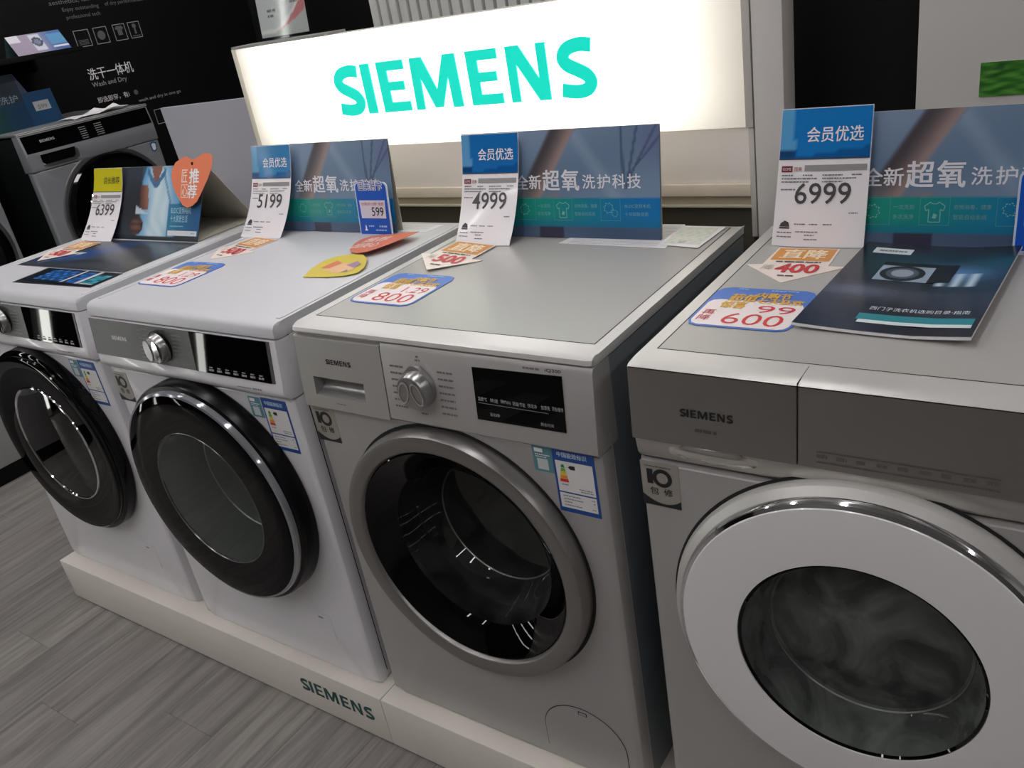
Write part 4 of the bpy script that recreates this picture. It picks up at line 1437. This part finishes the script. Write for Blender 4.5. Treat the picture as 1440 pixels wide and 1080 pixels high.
# ---- blue instalment cards -----------------------------------------------------------
def easy_card(loc, label, w=0.098, h=0.118):
    t = thing('instalment_card', label, 'card', loc, 0, 'blue instalment price cards')
    f = standing(None, w, 0.13)
    r = 0.012
    out = [(0, 0), (w, 0)] + [(w - r + r * math.cos(a * PI / 12), h - r + r * math.sin(a * PI / 12)) for a in range(7)] + [(r - r * math.sin(a * PI / 12), h - r + r * math.cos(a * PI / 12)) for a in range(7)]
    slab('acrylic_edge', t, f, out, mat('card_edge_white', (206, 220, 236), 0.2, coat=0.4), 0.003)
    inn = [(w / 2 + (p[0] - w / 2) * 0.94, h / 2 + (p[1] - h / 2) * 0.965) for p in out]
    poly('card_print', t, f, inn, ink((20, 84, 190), 0.25), 0.0005)
    texts('card_heading', t, f, [('国美易卡', 0.014, h - 0.018, w - 0.014, h + 0.004)], INK_W, 0.0010, 0.12)
    texts('card_heading', t, f, [('国美易卡', 0.014, h - 0.018, w - 0.014, h + 0.004)], ink((14, 60, 160)), 0.0015, 0.006)
    poly('price_window', t, f, [(0.012, 0.038), (w - 0.012, 0.038), (w - 0.010, 0.078), (0.010, 0.078)], ink((214, 208, 222)), 0.0010)
    texts('window_text', t, f, [('分期付12期', 0.016, 0.066, 0.062, 0.074), ('免息', 0.068, 0.066, 0.083, 0.074)], ink((190, 70, 80)), 0.0014)
    texts('window_price', t, f, [('599', 0.045, 0.043, 0.081, 0.063)], INK_K, 0.0014, 0.01)
    rnd = random.Random(3)
    marks('fine_print', t, f, dashes(0.03, 0.046, 0.019, 0.003, rnd) + dashes(0.062, 0.085, 0.018, 0.004, rnd) + dashes(0.05, 0.085, 0.010, 0.003, rnd), ink((150, 190, 235)), 0.0010)
    poly('card_mark', t, f, [(0.016, 0.010), (0.026, 0.010), (0.023, 0.014), (0.0225, 0.020), (0.021, 0.024), (0.0195, 0.020), (0.019, 0.014)], INK_W, 0.0010)


easy_card((-0.221, 0.480, TOP + 0.0005), 'blue instalment card reading 599 on the second white machine')
easy_card((1.083, 0.485, TOP + 0.001), 'blue instalment card cut off at the right picture edge')


# ---- flat cards lying on the worktops ---------------------------------------------------
def lying(loc, w, h, curl=None):
    if curl is None:
        return lambda u, v, l: Vector((u - w / 2, v - h / 2, l + 0.001))
    return lambda u, v, l: Vector((u - w / 2, v - h / 2, l + 0.001 + curl(u / w, v / h)))


def rebate_card(xc, yc, z, rz, label, amount, cents):
    w = h = 0.147
    t = thing('rebate_card', label, 'card', (xc, yc, z), rz, 'square blue and white rebate cards')
    f = lying(None, w, h)
    r = 0.018

    def rr(i, y1=None):
        a0, b0, a1, b1 = i, i, w - i, (h - i if y1 is None else y1)
        q = r - i
        P = [(a0 + q, b0), (a1 - q, b0), (a1 - q * 0.3, b0 + q * 0.3), (a1, b0 + q), (a1, b1 - q), (a1 - q * 0.3, b1 - q * 0.3), (a1 - q, b1), (a0 + q, b1), (a0 + q * 0.3, b1 - q * 0.3), (a0, b1 - q), (a0, b0 + q), (a0 + q * 0.3, b0 + q * 0.3)]
        return P
    slab('card', t, f, rr(0), ink((72, 116, 196)), 0.0009)
    poly('card_panel', t, f, rr(0.004, h * 0.66), ink((236, 226, 224)), 0.0004)
    Y = ink((222, 172, 52))
    texts('gold_heading', t, f, [('超值', 0.030, 0.092, 0.070, 0.120), ('内购节', 0.066, 0.108, 0.115, 0.130), ('七天狂欢', 0.072, 0.090, 0.138, 0.108)], Y, 0.0008, 0.04)
    texts('gold_heading', t, f, [('惊喜', 0.026, 0.066, 0.062, 0.090)], Y, 0.0008, 0.04)
    texts('rebate_digits', t, f, [(amount, 0.046, 0.012, 0.130, 0.050)], ink((206, 44, 44)), 0.0008, -0.004)
    texts('rebate_digits', t, f, [(cents, 0.082, 0.056, 0.135, 0.082)], ink((200, 40, 60)), 0.0008, -0.002)
    texts('rebate_word', t, f, [('再', 0.010, 0.038, 0.028, 0.056), ('降', 0.010, 0.018, 0.028, 0.036)], ink((196, 40, 60)), 0.0008, 0.004)
    rnd = random.Random(31)
    marks('fine_print', t, f, dashes(0.03, 0.045, 0.139, 0.0025, rnd) + dashes(0.08, 0.12, 0.138, 0.0025, rnd), ink((170, 205, 240)), 0.0008)


rebate_card(-0.547, 0.183, TOP + 0.0002, 0.0, 'square rebate card reading 800 on the second white machine', '800', '1.29')
rebate_card(0.101, 0.190, TOP + 0.0004, -0.01, 'square rebate card on the silver machine behind its dial', '800', '1.29')
rebate_card(0.742, 0.214, TOP + 0.0004, 0.0, 'square rebate card reading 600, half under the dark brochure', '600', '99')


def arrow_card(xc, yc, z, rz, label, amount, sc=1.0, curl=0.0):
    t = thing('arrow_card', label, 'card', (xc, yc, z), rz, 'orange and white down-arrow cards')
    f = lambda u, v, l: Vector((u * sc, v * sc, l + 0.001 + curl * (0.08 - u)))
    out = [(-0.049, 0.080), (-0.052, 0.0), (-0.077, -0.004), (0.0, -0.077), (0.077, -0.002), (0.050, 0.0), (0.049, 0.080)]
    slab('card', t, f, out, ink((236, 222, 212)), 0.0010)
    poly('orange_panel', t, f, [(-0.046, 0.020), (0.046, 0.020), (0.046, 0.077), (-0.046, 0.077)], ink((214, 142, 58)), 0.0004)
    texts('orange_heading', t, f, [('直降', -0.034, 0.028, 0.036, 0.070)], ink((246, 226, 192)), 0.0008, 0.03)
    texts('arrow_digits', t, f, [(amount, -0.026, -0.036, 0.040, 0.004)], ink((196, 34, 44)), 0.0008, 0.03)
    texts('arrow_digits', t, f, [('降', -0.048, -0.026, -0.030, -0.002)], ink((206, 200, 192)), 0.0008, 0.01)
    rnd = random.Random(17)
    marks('fine_print', t, f, dashes(-0.034, 0.036, 0.010, 0.005, rnd) + dashes(-0.014, 0.010, -0.052, 0.005, rnd), ink((70, 58, 58)), 0.0008)


arrow_card(-1.175, 0.266, TOP + 0.0028, -0.05, 'orange and white arrow card lying on the dark poster', '500')
arrow_card(-0.553, 0.352, TOP + 0.0002, -0.16, 'orange and white arrow card on the second white machine', '500')
arrow_card(0.092, 0.355, TOP + 0.0004, -0.04, 'orange and white arrow card reading 500 on the silver machine', '500', 1.0, 0.05)
arrow_card(0.748, 0.394, TOP + 0.0004, 0.02, 'orange and white arrow card reading 400 beside the brochure', '400')

# leaf-shaped cards on the second machine
OL = [(-0.197, 0.366), (-0.226, 0.41), (-0.235, 0.443), (-0.224, 0.463), (-0.186, 0.468), (-0.149, 0.463), (-0.114, 0.469), (-0.081, 0.466), (-0.086, 0.435), (-0.093, 0.398), (-0.105, 0.366), (-0.121, 0.34), (-0.145, 0.336), (-0.172, 0.346)]
YL = [(-0.182, 0.21), (-0.198, 0.249), (-0.203, 0.29), (-0.191, 0.316), (-0.158, 0.333), (-0.125, 0.332), (-0.095, 0.311), (-0.068, 0.273), (-0.062, 0.246), (-0.082, 0.228), (-0.121, 0.217)]
oc = thing('leaf_card', 'orange heart-shaped card with white lettering on the second white machine', 'card', (-0.16, 0.41, TOP + 0.0002))
fo = lambda u, v, l: Vector((u + 0.16, v - 0.41, l + 0.0022 + 0.09 * (u + 0.235)))
slab('card', oc, fo, OL, ink((214, 118, 88)), 0.001)
texts('card_text', oc, fo, [('国美心', -0.205, 0.372, -0.13, 0.405), ('推荐', -0.205, 0.412, -0.135, 0.445)], ink((246, 214, 200)), 0.0006, 0.03)
yc_ = thing('leaf_card', 'yellow heart-shaped card with cartoon-coloured print on the second white machine', 'card', (-0.13, 0.27, TOP + 0.0002))
fy = lambda u, v, l: Vector((u + 0.13, v - 0.27, l + 0.0022 + 0.05 * (v - 0.21)))
slab('card', yc_, fy, YL, ink((206, 186, 52)), 0.001)
yc_['label'] = 'yellow heart-shaped card with brown and lilac print on the second white machine'
polys('card_print', yc_, fy, [[(-0.16, 0.245), (-0.11, 0.235), (-0.085, 0.255), (-0.10, 0.29), (-0.14, 0.285)]], ink((222, 176, 130)), 0.0005)
polys('card_print', yc_, fy, [[(-0.175, 0.255), (-0.15, 0.255), (-0.14, 0.285), (-0.165, 0.295)]], ink((206, 112, 66)), 0.0007)
polys('card_print', yc_, fy, [[(-0.12, 0.275), (-0.09, 0.265), (-0.088, 0.285), (-0.11, 0.298)], [(-0.105, 0.24), (-0.09, 0.246), (-0.1, 0.256)]], ink((150, 120, 150)), 0.0009)


# ---- posters on the first machine ----------------------------------------------------
def poster_pic(u, v):
    c = mixc((48, 54, 62), (70, 74, 80), wob(u, v * 2, 1.2))
    arc = abs(math.hypot(u - 0.02, (v - 1.0) * 0.75) - 0.52)
    c = mixc(c, (36, 78, 160), 0.85 * sst(0.22, 0.0, arc) * sst(0.7, 0.3, u))
    if u < 0.05 or v < 0.03:
        c = mixc(c, (52, 52, 66), 0.6)
    return c


p1 = thing('poster_sheet', 'dark glossy poster lying under the arrow card on the leftmost machine', 'poster', (-0.99, 0.26, TOP))
fp = lambda u, v, l: Vector((u, v, l + 0.0008))
slab('sheet', p1, fp, [(-0.24, -0.100), (0.245, -0.096), (0.245, 0.122), (-0.24, 0.115)], mat('poster_paper', (60, 64, 70), 0.35), 0.0006)
picture('poster_print', p1, fp, -0.239, -0.0955, 0.244, 0.114, 60, 30, poster_pic, 0.0004, 0.22)
polys('poster_text', p1, fp, [[(-0.155, -0.01), (-0.095, -0.006), (-0.085, 0.012), (-0.145, 0.008)]], ink((196, 196, 176)), 0.0009)


def poster2(u, v):
    c = (18, 22, 34)
    if 0.13 < u < 0.52 and 0.22 < v < 0.92:
        k = wob(u * 6, v * 2.5, 1.3)
        c = mixc((16, 52, 110), (70, 150, 220), k ** 1.6)
    if 0.60 < u < 0.74 and 0.16 < v < 0.92:
        c = mixc((20, 56, 120), (60, 130, 200), wob(u * 5, v * 3))
    if 0.80 < u < 0.98 and 0.16 < v < 0.80:
        c = mixc((24, 92, 112), (80, 176, 190), wob(u * 5, v * 3))
    for s in (0.555, 0.765):
        if abs(u - s) < 0.018 and v > 0.12:
            c = (206, 208, 206)
    if 0.80 < u < 0.97 and 0.12 < v < 0.17:
        c = (190, 205, 205)
    return c


p2 = thing('poster_sheet', 'narrow blue picture poster along the front of the leftmost machine', 'poster', (-0.90, 0.11, TOP))
slab('sheet', p2, lambda u, v, l: fp(u, v, l), [(-0.158, -0.054), (0.168, -0.041), (0.160, 0.050), (-0.170, 0.048)], mat('poster_paper_blue', (20, 24, 36), 0.35), 0.0006)
picture('poster_print', p2, fp, -0.156, -0.040, 0.158, 0.046, 64, 18, poster2, 0.0004, 0.22)


# ---- brochure on the rightmost machine --------------------------------------------------
def brochure_pic(u, v):
    c = mixc((14, 18, 28), (22, 36, 56), wob(u, v, 0.8))
    # star-lit glow behind a kitchen
    g = math.exp(-(((u - 0.72) / 0.26) ** 2 + ((v - 0.66) / 0.12) ** 2))
    c = mixc(c, (96, 140, 196), 0.85 * g)
    g2 = math.exp(-(((u - 0.22) / 0.30) ** 2 + ((v - 0.40) / 0.08) ** 2))
    c = mixc(c, (150, 164, 188), 0.55 * g2)
    c = mixc(c, (28, 92, 112), 0.7 * math.exp(-(((u - 0.95) / 0.2) ** 2 + ((v - 0.80) / 0.09) ** 2)))
    if 0.60 < u < 0.86 and 0.50 < v < 0.66:
        c = mixc(c, (186, 206, 224), 0.6 + 0.4 * math.sin(u * 70))
    if 0.56 < u < 0.62 and 0.44 < v < 0.72:
        c = (16, 18, 26)
    if v < 0.43:
        c = mixc(c, (64, 72, 90), 0.35 * sst(0.16, 0.43, v))
    if v < 0.17:
        c = mixc(c, (14, 18, 28), 0.8)
    return c


br = thing('brochure', 'dark brochure with washing machine picture lying on the rightmost machine', 'brochure', (0.9315, 0.318, TOP + 0.0016), -0.055)
BW, BH = 0.214, 0.335
cu = lambda u, v: 0.004 + 0.006 * (u - 0.5) ** 2 * 4 * 0.5 + 0.006 * max(0, u - 0.7) * 2
fb = lying(None, BW, BH, cu)
sheet('pages', br, fb, BW, BH, PAPER, 0.004, 10, 12)
picture('cover_print', br, fb, 0.0, 0.0, BW, BH, 70, 100, brochure_pic, 0.0004, 0.2)
rect('logo_plate', br, fb, 0.020, BH - 0.048, 0.075, BH - 0.024, ink((214, 222, 224)), 0.0008, 2, 1)
logo('brand_logo', br, fb, 0.028, BH - 0.0395, 0.0062, ink((60, 84, 92)), 0.0012, 1.0)
wm = rect('washer_picture', br, fb, 0.050, 0.178, 0.122, 0.252, ink((150, 164, 182)), 0.0008, 3, 3)
rect('washer_picture_panel', br, fb, 0.050, 0.238, 0.150, 0.252, ink((22, 24, 32)), 0.0010, 3, 1)
poly('washer_picture_side', br, fb, [(0.122, 0.178), (0.150, 0.184), (0.150, 0.240), (0.122, 0.238)], ink((18, 20, 30)), 0.0009)
cc = lambda r, ox=0.084, oy=0.208: [(ox + r * math.cos(2 * PI * k / 24), oy + r * math.sin(2 * PI * k / 24)) for k in range(24)]
poly('washer_picture_door', br, fb, cc(0.030), ink((26, 28, 36)), 0.0012)
poly('washer_picture_door', br, fb, cc(0.022), ink((70, 82, 98)), 0.0014)
poly('washer_picture_door', br, fb, cc(0.015), ink((150, 160, 172)), 0.0016)
texts('cover_title', br, fb, [('西门子洗衣机选购目录·指南', 0.078, 0.070, 0.198, 0.082)], ink((206, 214, 222)), 0.0008)
rect('teal_bar', br, fb, 0.070, 0.036, 0.208, 0.056, ink((40, 132, 142)), 0.0008, 3, 1)
rect('white_bar', br, fb, 0.074, 0.026, 0.208, 0.036, ink((212, 222, 224)), 0.0008, 3, 1)

# ---- loose sheets under the banners ---------------------------------------------------
def loose(loc, pts, label, cat='paper', lines=True, seed=1, m=None, lift=0.0):
    t = thing('paper_sheet', label, cat, loc, 0, 'loose printed sheets on the machines')
    f = lambda u, v, l: Vector((u - loc[0], v - loc[1], l + 0.0008 + lift))
    slab('sheet', t, f, pts, m or PAPER, 0.0006)
    if lines:
        rnd = random.Random(seed)
        xs = [p[0] for p in pts]
        ys = [p[1] for p in pts]
        ds = []
        y = min(ys) + 0.012
        while y < max(ys) - 0.008:
            ds += dashes(min(xs) + 0.02, max(xs) - 0.02, y, 0.002, rnd)
            y += 0.008
        marks('fine_print', t, f, ds, ink((176, 174, 174)), 0.0004)
    return t


loose((-0.16, 0.53, TOP + 0.0002), [(-0.245, 0.512), (-0.10, 0.508), (-0.085, 0.560), (-0.235, 0.566)], 'white printed sheet behind the 599 card on the white machine', seed=2)
loose((0.40, 0.50, TOP + 0.0004), [(0.272, 0.462), (0.500, 0.452), (0.480, 0.590), (0.300, 0.585)], 'plain white sheet under the banner on the silver machine', seed=3)
loose((0.52, 0.53, TOP + 0.0014), [(0.478, 0.470), (0.560, 0.457), (0.566, 0.574), (0.482, 0.580)], 'white sheet with pale green mottled print right of the silver machine banner', lines=False)
mo = bpy.data.objects[[o.name for o in bpy.data.objects if o.name.startswith('paper_sheet')][-1]]


def mott(u, v):
    return mixc((214, 212, 204), (190, 204, 186), sst(0.45, 0.8, wob(u * 2.4, v * 2.2, 1.4, 0.6))) if not (0.35 < u < 0.55 and 0.08 < v < 0.2 and wob(u * 9, v * 9) > 0.45) else (150, 148, 144)


picture('sheet_print', mo, lambda u, v, l: Vector((u - 0.52, v - 0.53, l + 0.0009)), 0.486, 0.474, 0.556, 0.570, 24, 24, mott, 0.0004, 0.5)
loose((0.97, 0.51, TOP + 0.0004), [(0.905, 0.482), (1.10, 0.470), (1.10, 0.532), (0.903, 0.534)], 'white printed sheet under the banner on the rightmost machine', seed=5)

# ---- things along the black wall ----------------------------------------------------------
sb = thing('small_tent_card', 'small lilac and blue tent card with washer picture on the wall shelf', 'card', (-2.60, 1.218, 1.482), PI / 2)
ws, hs, le = 0.236, 0.094, 0.62
fs = standing(None, ws, le)


def small_pic(u, v):
    c = mixc((150, 136, 160), (48, 88, 160), sst(0.45, 0.85, u))
    if u < 0.22 and v > 0.66:
        c = (212, 210, 218)
    if 0.38 < u < 0.60 and 0.12 < v < 0.92:
        c = (196, 200, 214)
        d = math.hypot((u - 0.49) * 2.7, v - 0.55)
        if d < 0.25:
            c = (34, 40, 60)
        if d < 0.15:
            c = (96, 110, 140)
    if u > 0.70 and v > 0.3:
        c = (60, 140, 190) if v < 0.85 else c
    if u > 0.70 and 0.14 < v < 0.24:
        c = (222, 226, 232)
    return c


slab('front_panel', sb, fs, [(0, 0), (ws, 0), (ws, hs), (0, hs)], PAPER, 0.001)
picture('card_picture', sb, fs, 0, 0, ws, hs, 50, 24, small_pic, 0.0005, 0.4)
yt, zt = hs * math.sin(le), hs * math.cos(le)
V = [(-ws / 2, yt, zt), (ws / 2, yt, zt), (ws / 2, yt + 0.045, 0), (-ws / 2, yt + 0.045, 0)]
obj('back_panel', V + [(a, b + 0.001, c) for a, b, c in V], [(0, 1, 2, 3), (7, 6, 5, 4), (0, 4, 5, 1), (1, 5, 6, 2), (2, 6, 7, 3), (3, 7, 4, 0)], mat('card_back_teal', (86, 116, 120), 0.5), sb)
wsf = thing('wall_shelf', 'black wall shelf carrying the small tent card', 'shelf', (-2.80, 0.95, 1.46))
box('shelf_board', -0.22, 0.23, -0.45, 0.42, 0.0, 0.0215, BLACKWALL, wsf, 0.002)
box('shelf_bracket', -0.22, 0.10, -0.3, -0.285, -0.05, 0.0, BLACKWALL, wsf)
box('shelf_bracket', -0.22, 0.10, 0.25, 0.265, -0.05, 0.0, BLACKWALL, wsf)

mb = thing('tent_banner', 'dim teal banner standing on the dark machine against the black wall', 'banner', (-2.62, 0.98, 1.2105), PI / 2)
wm_, hm_ = 0.44, 0.215
fm_ = standing(None, wm_, 0.14)


def dim_pic(u, v):
    if v < 0.46:
        return mixc((14, 66, 60), (14, 56, 90), sst(0.45, 0.9, u))
    return mixc((30, 42, 54), (46, 58, 72), wob(u, v))


slab('front_panel', mb, fm_, [(0, 0), (wm_, 0), (wm_, hm_ * 0.62), (wm_ - 0.10, hm_ * 0.62), (wm_ - 0.13, hm_), (0, hm_)], mat('banner_card', (60, 72, 92), 0.4), 0.001)
picture('banner_picture', mb, fm_, 0, 0, wm_ - 0.13, hm_, 40, 24, dim_pic, 0.0004, 0.4)
picture('banner_picture', mb, fm_, wm_ - 0.13, 0, wm_ - 0.002, hm_ * 0.615, 16, 14, lambda u, v: (18, 68, 104), 0.0004, 0.4)
rect('price_window', mb, fm_, wm_ - 0.10, 0.055, wm_ - 0.03, 0.093, ink((170, 176, 180)), 0.0008)
texts('window_price', mb, fm_, [('599', wm_ - 0.085, 0.062, wm_ - 0.045, 0.078)], ink((120, 90, 70)), 0.0012)
texts('banner_heading', mb, fm_, [('全新超氧洗护', 0.05, 0.105, 0.29, 0.135)], ink((140, 160, 172)), 0.0008)

V, Fc = [], []
rn = random.Random(12)
for j in range(6):
    for i in range(8):
        u, v = i / 7, j / 5
        V.append((-0.07 + 0.14 * v + rn.uniform(-0.004, 0.004), -0.13 + 0.26 * u + rn.uniform(-0.006, 0.006), 0.001 + 0.020 * abs(math.sin(u * 7 + v * 3)) * (0.3 + 0.7 * sst(0.3, 0.8, u)) * rn.uniform(0.6, 1.2)))
for j in range(5):
    for i in range(7):
        a = j * 8 + i
        Fc.append((a, a + 1, a + 9, a + 8))
cp = obj('crumpled_paper', V, Fc, PAPER, None)
cp.location = (-2.50, 1.27, 1.2105)
sm = cp.modifiers.new('thickness', 'SOLIDIFY')
sm.thickness = 0.0006
tag(cp, 'crumpled white paper on top of the dark machine by the wall', 'paper')
